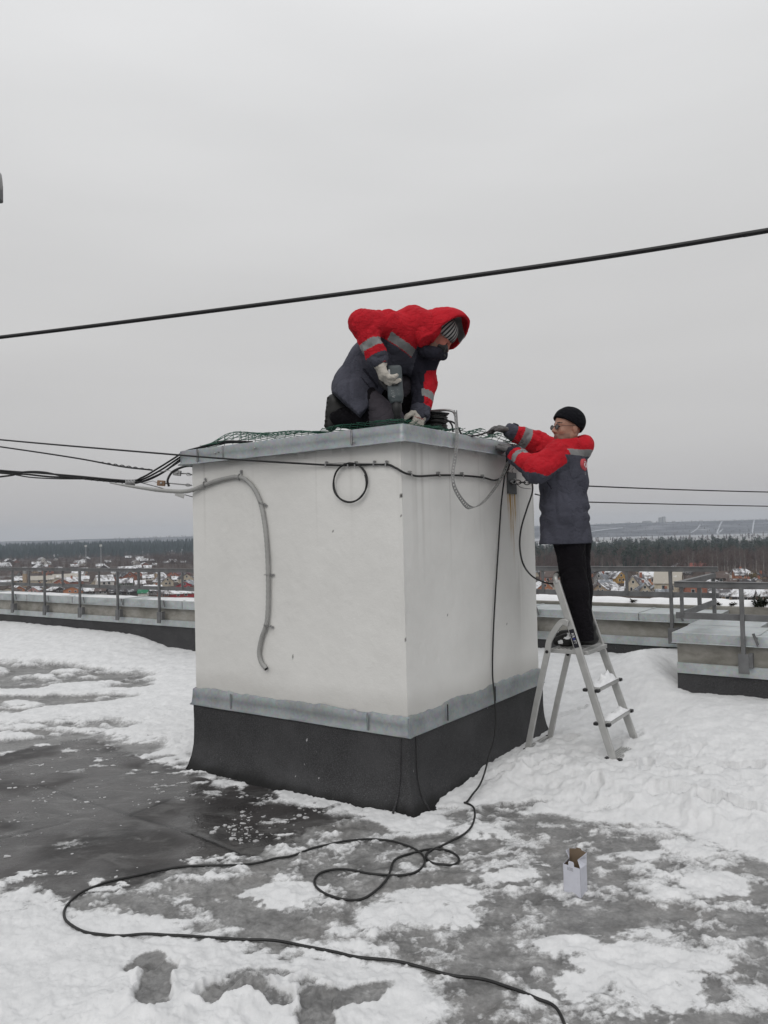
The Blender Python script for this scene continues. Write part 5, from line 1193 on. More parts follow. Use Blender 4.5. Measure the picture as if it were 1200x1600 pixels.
def head_field(C_, f_, s_, u, sc=1.):
    Ax = np.array([f_, s_, u])
    def L(x, y, z): return C_+(f_*x+s_*y+u*z)*sc
    def F(p):
        d = ell(p, L(-.008, 0, .028), np.array((.098, .076, .098))*sc, Ax)                      # skull
        d = smin(d, ell(p, L(.030, 0, -.035), np.array((.066, .060, .078))*sc, Ax), .03*sc)    # face
        d = smin(d, ell(p, L(.068, 0, -.098), np.array((.024, .028, .020))*sc, Ax), .03*sc)    # chin
        for q in (-1, 1):
            d = smin(d, capd(p, L(-.01, q*.056, -.055), L(.055, q*.028, -.092), .016*sc, .016*sc), .03*sc)    # jaw
            d = smin(d, ell(p, L(.066, q*.036, -.030), np.array((.022, .022, .018))*sc, Ax), .02*sc)           # cheek bone
            d = smin(d, capd(p, L(.086, q*.014, .018), L(.070, q*.048, .016), .010*sc, .009*sc), .012*sc)      # brow ridge
            d = -smin(-d, ell(p, L(.096, q*.032, .000), np.array((.016, .018, .011))*sc, Ax), .012*sc)          # eye socket
            d = smin(d, ell(p, L(.074, q*.032, -.001), np.array((.014, .014, .012))*sc, Ax), .004*sc)           # eyeball
            d = smin(d, ell(p, L(-.012, q*.078, -.012), np.array((.020, .009, .032))*sc, Ax), .008*sc)          # ear
        d = smin(d, capd(p, L(.086, 0, .012), L(.112, 0, -.030), .009*sc, .012*sc), .012*sc)   # nose
        for q in (-1, 1): d = smin(d, ell(p, L(.098, q*.012, -.036), np.array((.011, .009, .008))*sc, Ax), .008*sc)
        d = smin(d, capd(p, L(.088, -.018, -.066), L(.088, .018, -.066), .008*sc, .008*sc), .01*sc)            # lips
        d = smin(d, capd(p, L(.085, -.014, -.078), L(.085, .014, -.078), .008*sc, .008*sc), .008*sc)
        return d
    def face_mat(c):                   # 0 skin, 1 brow, 2 lips, 3 stubble, 4 eye
        q = (c-C_)@np.array([f_, s_, u]).T/sc; m_ = np.zeros(len(c), int)
        m_[(q[:, 0] > .02) & (q[:, 2] < -.052)] = 3
        m_[(q[:, 0] > .084) & (np.abs(q[:, 1]) < .024) & (q[:, 2] < -.062) & (q[:, 2] > -.083)] = 2
        m_[(q[:, 0] > .06) & (np.abs(np.abs(q[:, 1])-.034) < .020) & (np.abs(q[:, 2]-.024) < .0045)] = 1
        m_[(q[:, 0] > .078) & (np.abs(np.abs(q[:, 1])-.033) < .008) & (np.abs(q[:, 2]+.001) < .006) & (q[:, 0] < .096)] = 4
        return m_
    return F, L, face_mat
SKINS = [MT['skin'], MT['brow'], MT['lip'], MT['stub'], MT['eye']]

# ------------------------------------------------------------------ the stepladder
Bn = 1.20; n0 = onB(961, 1196, Bn); n1 = onB(868, 903, Bn+.03)
An0, _ = AB(n0); An1, _ = AB(n1)
lad = thing('stepladder', 'aluminium stepladder standing in the snow beside the white shaft', 'stepladder', W((An0+An1)/2, 1.42, gz(*n0[:2])))
def railp(t_, far): return W(An0+(An1-An0)*t_, Bn+.03*t_+far*(.47-.10*t_), n0[2]+(n1[2]-n0[2])*t_)
rd = unit(n1-n0); rx = unit(np.cross(bB, rd))
zpl = onB(908, 1021, Bn+.015)[2]; tpl = (zpl-n0[2])/(n1[2]-n0[2])
def tz(px, py): q = onB(px, py, Bn); return (q[2]-n0[2])/(n1[2]-n0[2])
for fz in (0, 1):
    m = MB(); a_, b_ = railp(-.03, fz), railp(.985, fz); m.bar(a_, b_, .022, .050, rx)
    m.build('side_rail', MT['alu'], lad, bevel=.006)
m = MB(); a_, b_ = railp(.97, 0), railp(.97, 1); d = unit(n1-n0)
hp_ = [a_, a_+d*.035, a_+d*.055+(b_-a_)*.08-aA*.0, a_+d*.062+(b_-a_)*.2, b_+d*.062-(b_-a_)*.2, b_+d*.055-(b_-a_)*.08, b_+d*.035, b_]
m.tube(spline(hp_, 6), .017, 10); m.build('hoop', MT['alu'], lad, smooth=True)
m = MB(); m.tube(spline(hp_[2:6], 6), .0205, 10); m.build('hoop_grip', MT['darkplastic'], lad, smooth=True)
for fz in (0, 1):
    B0 = 1.16 if fz == 0 else 1.52; B1 = Bn+.0 if fz == 0 else Bn+.40
    ft = onB(821, 1181, B0) if fz == 0 else onB(856, 1160, B0)
    kn = onB(855.5, 1018, B1-.012) if fz == 0 else onB(888, 1022, B1+.012)
    j = railp((onB(884, 974, Bn)[2]-n0[2])/(n1[2]-n0[2]), fz)+bB*(-.024 if fz == 0 else .024)
    pts = [ft-ZZ*.03, kn]; e = kn+(kn-ft)*.10
    path = [ft-ZZ*.03, ft+(kn-ft)*.5, kn]+spline([kn, kn+(kn-ft)*.12, (kn+(kn-ft)*.22)*.5+j*.5+(kn-ft)*.03, j], 9)[1:]
    m = MB()
    m.sweep(path, bB, .020, .040)
    o = m.build('rear_leg', MT['alu'], lad, bevel=.004)
    for q in (kn, ft+ZZ*.045):
        m = MB(); m.lathe([(.011, 0), (.011, .006), (.006, .010)], q-bB*.010, -bB, 10); m.build('bolt', MT['darkplastic'], o)
    if fz == 0: f0 = ft
    else: f1 = ft
m = MB(); m.bar(f0+ZZ*.045, f1+ZZ*.045, .022, .012, ZZ); m.build('spreader', MT['alu'], lad, bevel=.002)
pA0 = AB(onB(866, 1020, Bn))[0]; pA1 = AB(railp(tpl, 0))[0]
m = MB(); Bc = Bn+.03+.20; m.box(W((pA0+pA1)/2, Bc, zpl), (abs(pA1-pA0)+.10, .37, .028), (aA, bB, ZZ))
for k in range(7): m.box(W(pA0+(pA1-pA0)*k/6, Bc, zpl+.017), (.012, .36, .008), (aA, bB, ZZ))
m.build('platform', MT['alu'], lad, bevel=.003)
for px, py, nm in ((925, 1079, 'upper'), (943, 1132, 'middle'), (957, 1186, 'lowest')):
    t_ = tz(px, py); a_, b_ = railp(t_, 0), railp(t_, 1)
    m = MB(); c_ = (a_+b_)/2+aA*.005; m.box(c_, (.085, np.linalg.norm(b_-a_)-.02, .026), (aA, bB, ZZ))
    for k in range(5): m.box(c_+aA*(.016*(k-2))+ZZ*.015, (.006, np.linalg.norm(b_-a_)-.03, .006), (aA, bB, ZZ))
    st = m.build('step', MT['alu'], lad, bevel=.003)
    for q, s_ in ((a_, -1), (b_, 1)):
        for e in (-1, 1):
            m = MB(); m.box(q+bB*s_*.006+aA*(.005+e*.040), (.030, .040, .020), (aA, bB, ZZ)); m.build('end_cap', MT['darkplastic'], st, bevel=.005)
    o = MB()
    if nm != 'lowest':
        V = []; F = []; nn_ = 26; w_ = np.linalg.norm(b_-a_)-.05
        for i in range(nn_):
            for j in range(9):
                u, v = i/(nn_-1)-.5, j/8-.5; f_ = float(fbm2(np.array([u*5.+(3 if nm == 'upper' else 9)]), np.array([v*3.]), 4, 66)[0])
                hgt = .16*max(0, f_-.30)*(1-abs(v*2)**3)*(1-abs(u*2)**6)*(1.5 if nm == 'upper' else .9)*(.6+u*.9)
                V.append(c_+aA*v*.088+bB*u*w_+ZZ*(.016+max(0, hgt)))
        F = [(i*9+j, i*9+j+1, i*9+9+j+1, i*9+9+j) for i in range(nn_-1) for j in range(8)]
        o.add(V, F); tag(o.build('snow_clump', MT['snow'], smooth=True), 'snow lying on the %s visible step of the stepladder' % ('higher' if nm == 'upper' else 'lower'), 'snow', kind='stuff')
# maker's sticker on the near rail
sc0 = railp((onB(890.5, 985, Bn)[2]-n0[2])/(n1[2]-n0[2]), 0); sc1 = railp((onB(901, 1011, Bn)[2]-n0[2])/(n1[2]-n0[2]), 0)
m = MB(); c_ = (sc0+sc1)/2-bB*.0122; m.box(c_, (.034, np.linalg.norm(sc1-sc0)+.012, .0012), (rx, -rd, -bB)); stk = m.build('sticker', simple('black_sticker', (.012, .012, .02), .4), lad)
MT['inkw'] = simple('white_ink', (.62, .62, .62), .5); MT['inkb'] = simple('blue_ink', (.03, .05, .33), .5)
cu = bpy.data.curves.new('lettering', 'FONT'); 
def letters(name, body, size, origin, ex, ey, ez, mats, parent, colors=None, depth=.0006, align='CENTER'):
    dg = bpy.context.evaluated_depsgraph_get(); tot = 0; res = []
    cu = bpy.data.curves.new(name, 'FONT'); cu.body = body; cu.size = size; cu.extrude = depth; cu.align_x = align; cu.align_y = 'CENTER'; cu.offset = size*.012
    for k, mm in enumerate(mats): cu.materials.append(mm)
    for k in range(len(body)): cu.body_format[k].material_index = (colors[k] if colors else 0)
    ob = bpy.data.objects.new(name, cu); COL.objects.link(ob); bpy.context.view_layer.update()
    me = bpy.data.meshes.new_from_object(ob.evaluated_get(bpy.context.evaluated_depsgraph_get())); bpy.data.objects.remove(ob)
    V = np.empty(len(me.vertices)*3, f32); me.vertices.foreach_get('co', V); V = V.reshape(-1, 3)
    V = np.array(origin)+V[:, :1]*np.array(ex)+V[:, 1:2]*np.array(ey)+V[:, 2:]*np.array(ez)
    me.vertices.foreach_set('co', V.astype(f32).ravel()); me.update(); return link(name, me, parent)
letters('lettering', 'KRAFT', .025, c_-bB*.0012, -rd, rx*np.sign(np.cross(-rd, rx)@(-bB)), -bB, [MT['inkw'], MT['inkb']], stk, [0, 0, 1, 0, 0])

# ------------------------------------------------------------------ the white carton on the ice
q0 = GG(908, 1401); qL = GG(881, 1392.5); qR = GG(914.5, 1392)
q0[2] = qL[2] = qR[2] = min(q0[2], qL[2])-.004
ex = qL-q0; ey = (qR-q0); wx = np.linalg.norm(ex); ex = ex/wx; ey = ey-ex*(ey@ex); ey = unit(ey); wy = .062
Hc = (1401-1356)/FPX*q0[1]*1.03
car = thing('carton', 'small open white carton standing on the slushy ice', 'box', q0+ex*wx/2+ey*wy/2)
MT['card'] = simple('white_card', (.55, .56, .62), .6, 0, .06, 20); MT['kraft'] = simple('brown_card', (.17, .125, .085), .85, 0, .12, 30)
def panel(name, pts, mats, parent=car, thick=.0012):
    m = MB(); m.add(pts, [tuple(range(len(pts)))]); o = m.build(name, mats, parent); md = o.modifiers.new('thickness', 'SOLIDIFY'); md.thickness = thick; md.offset = -1; md.material_offset = 1; md.material_offset_rim = 0; return o
P_ = lambda x, y, z: q0+ex*x*wx+ey*y*wy+ZZ*z
hf = Hc*.38
panel('front_panel', [P_(1, 0, 0), P_(0, 0, 0), P_(0, 0, Hc), P_(1, 0, Hc*1.02)][::1], [MT['card'], MT['kraft']])
panel('back_panel', [P_(0, 1, 0), P_(1, 1, 0), P_(1, 1.05, Hc+hf), P_(.62, 1.08, Hc+hf*1.1), P_(.60, 1.08, Hc+hf*1.22), P_(.32, 1.08, Hc+hf*1.22), P_(.30, 1.08, Hc+hf*1.1), P_(0, 1.05, Hc+hf)], [MT['card'], MT['kraft']])
for s_, x0 in ((1, 0.), (-1, 1.)):
    A0_, A1_, A2_, A3_ = P_(x0, 0, 0), P_(x0, 1, 0), P_(x0, 1, Hc), P_(x0, 0, Hc)
    mid0, mid1 = P_(x0+s_*.26, .30, Hc+hf*.55), P_(x0, 1, Hc+hf*.5); tp0 = P_(x0-s_*.02, .55, Hc+hf*1.0); tp1 = P_(x0, 1.04, Hc+hf)
    L_ = [A1_, A0_, A3_, A2_]
    panel('side_panel', L_ if s_ < 0 else L_[::-1], [MT['card'], MT['kraft']])
    g1 = [A3_, mid0, tp0, tp1, A2_]
    m = MB(); m.add([A3_, mid0, A2_, mid1, tp0, tp1], [(0, 1, 2), (1, 3, 2), (1, 4, 3), (4, 5, 3)] if s_ < 0 else [(2, 1, 0), (2, 3, 1), (3, 4, 1), (3, 5, 4)])
    m.m = [0]*4; m.f = [tuple(reversed(f_)) for f_ in m.f]; o = m.build('gusset_flap', MT['card'], car); md = o.modifiers.new('thickness', 'SOLIDIFY'); md.thickness = .0012
m = MB(); m.add([P_(0, 0, .001), P_(1, 0, .001), P_(1, 1, .001), P_(0, 1, .001)], [(0, 1, 2, 3)]); m.build('base', MT['kraft'], car)
c0_ = P_(.52, -.01, Hc*1.0); m = MB(); m.add([c0_+ex*.014-ZZ*.003, c0_-ex*.014-ZZ*.004, c0_-ex*.013+ZZ*.016, c0_-ex*.009+ZZ*.021, c0_+ex*.009+ZZ*.022, c0_+ex*.013+ZZ*.017], [(0, 1, 2, 3, 4, 5)]); o = m.build('tuck_tab', MT['card'], car); md = o.modifiers.new('t', 'SOLIDIFY'); md.thickness = .0015
m = MB()
for k in range(3):
    for j in range(5): c_ = P_(.72-.07*j, -.006, Hc*.93-k*.005); m.add([c_+ex*.0018, c_-ex*.0018*(1 if (j*3+k) % 4 else 0), c_-ex*.0018+ZZ*.0022, c_+ex*.0018+ZZ*.0022], [(0, 1, 2, 3)])
m.build('small_print', MT['darkplastic'], car)
# grey fitting that just enters the frame at the left edge
p0 = P(-9, 290, 4.2); th = thing('pole_fitting', 'rounded pale and dark fitting just entering the left edge against the sky', 'fitting', p0)
m = MB(); m.lathe([(.004, -.075), (.030, -.07), (.040, -.03), (.043, .0), (.038, .05), (.020, .075), (.004, .08)], p0+ZZ*.015, ZZ, 16); m.build('pale_cap', MT['conduit'], th, smooth=True)
m = MB(); m.box(p0-ZZ*.035-np.array([.003, 0, 0]), (.08, .07, .11)); m.build('dark_base', MT['rail'], th, bevel=.012)
m = MB(); m.tube([p0-ZZ*.08, p0-ZZ*.5+np.array([-.05, 0, 0]), p0+np.array([-.35, .1, -1.0])], .02, 8); m.build('arm', MT['rail'], th, smooth=True)
# ------------------------------------------------------------------ the man on the stepladder
# clothes are fields round his joints; joints are given where they stand in space
def arm_t(c, pts):
    """position along a limb for face centres: 0..1 over the whole polyline, and distance from it"""
    L = [0]
    for a, b in zip(pts, pts[1:]): L.append(L[-1]+np.linalg.norm(np.array(b)-a))
    best = np.full(len(c), 9.); tt = np.zeros(len(c))
    for i, (a, b) in enumerate(zip(pts, pts[1:])):
        ba = np.array(b)-a; t_ = np.clip(((c-a)@ba)/(ba@ba), 0, 1); d = np.linalg.norm(c-a-t_[:, None]*ba, axis=1); w_ = d < best
        best = np.where(w_, d, best); tt = np.where(w_, (L[i]+t_*(L[i+1]-L[i]))/L[-1], tt)
        arm_t.ctr = np.where(w_[:, None], np.array(a)+t_[:, None]*ba, arm_t.ctr if i else 0)
    return tt, best
zf = zpl+.021
lat = unit(bB*.93+np.array([.0, .05, 0]))                    # his right is away from the wall's near end
fwd2 = -aA
hem = P(884, 846, 5.36); wst = P(882, 800, 5.35); chs = P(880, 748, 5.34); sho = P(882, 716, 5.34); nek = P(884, 699, 5.34)
LS = sho-lat*.165+ZZ*.000; RS = sho+lat*.165
LE = P(838, 736, 5.10); LW = P(803, 710, 5.30)
RE = P(838, 692, 5.62); RW = P(798, 674, 5.60)
HC = P(887, 668, 5.31); hf_, hs_, hu_ = frame((-.95, -.30, .04), (.10, .0, 1.))
hipL = P(895, 848, 5.36)-lat*.075; hipR = P(893, 848, 5.36)+lat*.075
ankL = P(913, 1000, 5.30); ankR = P(908, 1000, 5.47)
ankL[2] = ankR[2] = zf+.085
kneL = P(899, 921, 5.27); kneR = P(905, 921, 5.46)
man = thing('person', 'man in red and grey jacket and black hat standing on the stepladder', 'person', (ankL+ankR)/2-ZZ*.085)
HF, HL_, HM = head_field(HC, hf_, hs_, hu_, .99)
fd2 = unit(np.array([-.95, .28, 0]))
def body2(p):
    d = HF(p)
    d = smin(d, chain(p, [HC-hu_*.07-hf_*.01, nek, sho], [.055, .06, .09], .03), .03)
    d = smin(d, chain(p, [sho, chs, wst, wst*.4+hem*.6], [.10, .12, .11, .10], .05, (lat, 1.3)), .05)
    for s_, e, w_, fh in ((LS, LE, LW, None), (RS, RE, RW, None)):
        d = smin(d, chain(p, [s_, e, w_], [.055, .043, .032], .03), .03)
    d = smin(d, hand(p, LW, P(781, 690, 5.42)-LW, (-.55, .25, -.9), (.15, -.6, .5), (.5, .6, .6, .55, .6), 1.08)+.007, .02)
    d = smin(d, hand(p, RW, P(770, 667, 5.60)-RW, (-.25, -.1, -1), (0, -1, .1), (.45, .55, .6, .6, .5), 1.08)+.007, .02)
    for h_, k_, a_ in ((hipL, kneL, ankL), (hipR, kneR, ankR)):
        d = smin(d, chain(p, [h_, k_, a_, a_+fd2*.10-ZZ*.05], [.070, .05, .036, .03], .03), .02)
    return d
lo = np.min([LW, RW, hem, ankL, ankR, HC, P(760, 680, 5.4)], axis=0)-.25; hi = np.max([LW, RW, hem, ankL, ankR, HC, RE], axis=0)+.25
field_mesh('body', body2, lo, hi, .0052, SKINS, HM, man)
# jacket
LA = [LS+ZZ*.0, LE, LW]; RA = [RS, RE, RW]
def jack2(p):
    d = chain(p, [nek-ZZ*.02, sho, chs, wst, hem], [.095, .125, .150, .150, .170], .06, (lat, 1.30))
    la = chain(p, [LS, LE, LW], [.098, .082, .060], .035)
    ra = chain(p, [RS, RE, RW], [.098, .080, .058], .035)
    la = la+wrinkle(p, .022, 15, 5); ra = ra+wrinkle(p, .022, 15, 6)
    d = d+wrinkle(p, .020, (8, 8, 10), 7)+.006*np.sin((p[:, 2]-wst[2])*60+p[:, 0]*14+np.sin(p[:, 0]*23)*1.5)*np.exp(-((p[:, 2]-wst[2])/.045)**2)+.010*np.exp(-((p[:, 2]-wst[2]-.0)/.02)**2)
    d = smin(d, la, .05); d = smin(d, ra, .05)
    # hood thrown back, collar
    hb = smin(ell(p, P(911, 701, 5.37), (.066, .115, .086), (unit((1, -.2, -.25)), lat, unit((.25, 0, 1)))), chain(p, [P(868, 697, 5.24), P(895, 692, 5.26), P(914, 693, 5.38), P(905, 690, 5.50), P(872, 693, 5.50)], [.030, .036, .045, .036, .028], .03), .05)
    hb = hb+wrinkle(p, .010, 12, 8)
    d = smin(d, hb, .02)
    d = np.maximum(d, -(p[:, 2]-(hem[2]-.015)-.0*p[:, 0]))
    # open at the neck and hollow below
    d = np.maximum(d, -capd(p, HC-hu_*.02+hf_*.005, nek+ZZ*.0, .098, .066))
    return d
pLA = [np.array(q) for q in LA]
zred = sho[2]-.030
refn = unit(np.array([0, 0, 1.]))
def jm2(c):                                   # 0 red, 1 grey, 2 tape, 3 dark lining
    m_ = np.ones(len(c), int)
    q = c-sho; back = q@(-fwd2); z = c[:, 2]
    tl, dl = arm_t(c, LA); ctr = arm_t.ctr; tr, dr = arm_t(c, RA)
    yoke = z > sho[2]+.004-.3*np.clip(q@fwd2, 0, .2)
    m_[yoke] = 0
    band = (np.abs(z-(sho[2]+.026)) < .022) & (back > .02) & (q@(-lat) < .17) & (q@(-lat) > -.2)
    m_[band] = 2
    ax_ = unit(LW-LE)
    onl = (dl < .15) & (tl > .30) & (dl < dr) | (dl < .105) & (tl > .02) & (dl < dr)
    low = ((c-ctr)@unit(np.array([.25, .1, 1.]))) < -.030
    m_[onl & ~low & (tl > .0)] = 0; m_[onl & low & (tl > .1)] = 1
    m_[onl & ~low & (tl > .78) & (tl < .88)] = 2; m_[onl & (tl > .955)] = 3
    onr = (dr < .105) & (tr > .2) & (dr <= dl); m_[onr] = 0; m_[onr & (tr > .72) & (tr < .84)] = 2; m_[onr & (tr > .93)] = 1
    hd = (c-HC)@hf_; ins_ = (np.linalg.norm(np.cross(c-HC, nek-HC), axis=1)/np.linalg.norm(nek-HC) < .10) & (z > nek[2]-.03); m_[ins_ & (hd > -.02)] = 3
    fr2 = (q@fwd2 > .09) & (z > sho[2]-.12) & (z < sho[2]+.05) & (dl > .15) & (dr > .12); m_[fr2] = 3
    up_ = (z > sho[2]+.048) & (back > .03); m_[up_] = 0
    m_[(z < hem[2]+.004)] = 1
    return m_
field_mesh('jacket', jack2, lo-.05, hi+.08, .0072, [MT['jred'], MT['jgrey'], MT['refl'], MT['jnavy']], jm2, man)
# seams, pocket slit and the round print on the back of the jacket
bk = chs+aA*.158+ZZ*(P(913, 727, 5.27)[2]-chs[2])-bB*.02; m = MB(); nb = unit(aA*1.0); tb = unit(np.cross(ZZ, nb))
m.lathe([(.042, -.03), (.042, .008), (.038, .009)], bk, nb, 20); pr_ = m.build('round_print', simple('faded_red_print', (.40, .06, .07), .8), man, smooth=True)
m = MB()
for r0, a0, a1 in ((.022, -1.2, 2.0), (.012, 1.8, 5.2)): m.tube([bk+nb*.010+tb*r0*math.cos(a)+ZZ*r0*math.sin(a) for a in np.linspace(a0, a1, 10)], .003, 5)
m.build('print_mark', MT['inkw'], pr_, smooth=True)
letters('lettering', 'U', .030, bk-ZZ*.060+nb*.010, tb, ZZ, nb, [simple('grey_ink', (.25, .25, .26), .7)], pr_)
m = MB(); m.tube([P(855, 754, 5.145), P(858, 758, 5.14), P(862, 764, 5.14)], .0045, 6); m.build('pocket_slit', MT['jnavy'], man, smooth=True)
# trousers
def trou2(p):
    d = None
    for h_, k_, a_ in ((hipL, kneL, ankL), (hipR, kneR, ankR)):
        e = chain(p, [h_+ZZ*.10, h_, k_, a_-ZZ*.035], [.085, .100, .084, .078], .04)+wrinkle(p, .012, (9, 9, 12), 11); d = e if d is None else smin(d, e, .03)
    return np.maximum(d, -(p[:, 2]-(zf+.045)))
lo3 = np.min([hipL, kneL, ankL, ankR, hipR], axis=0)-.16; hi3 = np.max([hipL, hipR, kneR, ankR], axis=0)+.16; lo3[2] = zf
field_mesh('trousers', trou2, lo3, hi3, .0075, MT['black_cloth'], None, man)
# shoes with a little snow on the toes
for a_ in (ankL, ankR):
    g0 = a_.copy(); g0[2] = zf
    def shoe(p, g0=g0):
        s_ = np.cross(ZZ, fd2)
        d = chain(p, [g0-fd2*.055+ZZ*.055, g0+fd2*.03+ZZ*.060, g0+fd2*.12+ZZ*.042, g0+fd2*.185+ZZ*.034], [.042, .045, .040, .030], .03)
        d = smin(d, capd(p, g0+ZZ*.06-fd2*.03, g0+ZZ*.13-fd2*.03, .045, .05), .02)
        return np.maximum(d, -(p[:, 2]-zf))
    o = field_mesh('shoe', shoe, g0-np.array([.28, .2, .02]), g0+np.array([.2, .28, .2]), .005, [MT['boot'], MT['sole'], MT['snow']], lambda c: np.where(c[:, 2] < zf+.018, 1, np.where((vn3((c*38).astype(f32), 3) > .66) & (((c-g0)@fd2) > .08), 2, 0)), man)
# gloves
def gl2(p): return np.minimum(hand(p, LW+unit(LW-LE)*.0, P(781, 690, 5.42)-LW, (-.55, .25, -.9), (.15, -.6, .5), (.5, .6, .6, .55, .6), 1.12), capd(p, LW-unit(LW-LE)*.035, LW+unit(LW-LE)*.02, .041, .037))+wrinkle(p, .003, 60, 3)
field_mesh('glove', gl2, LW-.2, LW+.2, .004, MT['ggrey'], None, man)
def gr2(p): return np.minimum(hand(p, RW, P(770, 667, 5.60)-RW, (-.25, -.1, -1), (0, -1, .1), (.45, .55, .6, .6, .5), 1.12), capd(p, RW-unit(RW-RE)*.02, RW+unit(RW-RE)*.02, .040, .036))+wrinkle(p, .003, 60, 4)
field_mesh('glove', gr2, RW-.22, RW+.2, .004, MT['ggrey'], None, man)
m = MB(); c_ = RW-unit(RW-RE)*.045+ZZ*.058; m.box(c_, (.030, .05, .035), (unit(RW-RE), lat, ZZ)); m.build('cuff_strap', MT['jnavy'], man, bevel=.006)
# knitted hat
def hat2(p):
    d = ell(p, HC-hf_*.012+hu_*.040, (.116, .100, .106), np.array([hf_, hs_, hu_]))
    cut = -((p-(HC+hu_*.048+hf_*.06))@_v(unit(hu_*.86-hf_*.50)))
    d = np.maximum(d, cut-.0); d = np.maximum(d, -ell(p, HC-hf_*.010+hu_*.02, (.098, .084, .098), np.array([hf_, hs_, hu_])))
    return d+wrinkle(p, .003, 22, 9)
field_mesh('knitted_hat', hat2, HC-.2, HC+.22, .0048, MT['beanie'], None, man)
# spectacles
g = thing('x', '', '') if False else None
m = MB()
for s_ in (-1, 1):
    c_ = HC+(hf_*.104+hs_*.033*s_-hu_*.004)*.99; m.tube([c_+hs_*.021*math.cos(a)+hu_*.016*math.sin(a)-hf_*.006*abs(math.cos(a))*0 for a in np.linspace(0, 6.283, 21)[:-1]], .0022, 6, closed=True)
    m.tube([c_+hs_*s_*.021, HC+hf_*.075+hs_*s_*.074, HC-hf_*.015+hs_*s_*.084+hu_*.004], .0018, 6)
m.tube([HC+hf_*.103+hs_*.012, HC+hf_*.108, HC+hf_*.103-hs_*.012], .002, 6)
sg = m.build('spectacles', MT['darkplastic'], man, smooth=True)
ng = NT('tinted_lens'); ng.set(color=(.10, .085, .075, 1), rough=.08, spec=.6); ng.b.inputs['Transmission Weight'].default_value = .6
for s_ in (-1, 1):
    m = MB(); c_ = HC+(hf_*.104+hs_*.033*s_-hu_*.004)*.99; m.add([c_+hs_*.020*math.cos(a)+hu_*.015*math.sin(a) for a in np.linspace(0, 6.283, 19)[:-1]], [tuple(range(18))]); o = m.build('lens', ng.mat, sg); md = o.modifiers.new('t', 'SOLIDIFY'); md.thickness = .0015

# ------------------------------------------------------------------ the man kneeling on the shaft
pel = P(556, 606, 4.98); ws1 = P(580, 572, 4.94); ch1 = P(618, 530, 4.90); up1 = P(648, 514, 4.88); nk1 = P(668, 515, 4.86)
lat1 = unit(np.array([.12, 1., 0]))
RS1 = P(606, 508, 4.72); RE1 = P(566, 505, 4.62); RW1 = P(590, 560, 4.60)
LS1 = P(657, 548, 5.02); LE1 = P(663, 598, 4.98); LW1 = P(657, 645, 4.90)
H1 = P(685, 525, 4.87); f1, s1, u1 = frame((.66, -.12, -.74), (.74, -.05, .67))
hR1 = P(556, 612, 4.86); hL1 = P(572, 606, 5.10); kR1 = P(608, 656, 4.80); kL1 = P(630, 605, 5.06); aR1 = P(528, 652, 4.95); aL1 = P(634, 662, 5.10)
kz = ZC1+.03
man1 = thing('person', 'man in red and grey hooded jacket kneeling on the shaft with a drill', 'person', (kR1+aR1)/2)
HF1, HL1, HM1 = head_field(H1, f1, s1, u1, .97)
fistR = P(597, 580, 4.60); fistL = P(653, 663, 4.84)
def body1(p):
    d = HF1(p)
    d = smin(d, chain(p, [H1-u1*.07, nk1, up1], [.055, .06, .09], .03), .03)
    d = smin(d, chain(p, [up1, ch1, ws1, pel], [.10, .125, .115, .125], .05, (lat1, 1.3)), .05)
    for s_, e, w_ in ((RS1, RE1, RW1), (LS1, LE1, LW1)): d = smin(d, chain(p, [s_, e, w_], [.055, .045, .033], .03), .03)
    d = smin(d, hand(p, RW1, fistR-RW1, (.75, .15, -.30), (.1, .25, .9), (.55, .6, .65, .7, .6), 1.27)+.009, .02)
    d = smin(d, hand(p, LW1, fistL-LW1, (-.35, -.1, -.4), (-.8, -.1, .1), (.55, .6, .65, .7, .6), 1.14)+.008, .02)
    for h_, k_, a_ in ((hR1, kR1, aR1), (hL1, kL1, aL1)): d = smin(d, chain(p, [h_, k_, a_], [.075, .052, .038], .03), .04)
    return d
lo1 = np.min([pel, RE1, RW1, LW1, H1, aR1, kR1, kL1, aL1], axis=0)-.27; hi1 = np.max([pel, LS1, LE1, H1, kL1, aL1, up1, fistL], axis=0)+.27
field_mesh('body', body1, lo1, hi1, .0056, [MT['skinr'], MT['brow'], MT['lip'], MT['stub'], MT['eye']], HM1, man1)
RA1 = [RS1, RE1, RW1]; LA1 = [LS1, LE1, LW1]
back = unit(np.cross(lat1, up1-pel)); back = back if back[2] > 0 else -back
hem0 = P(543, 650, 4.86)
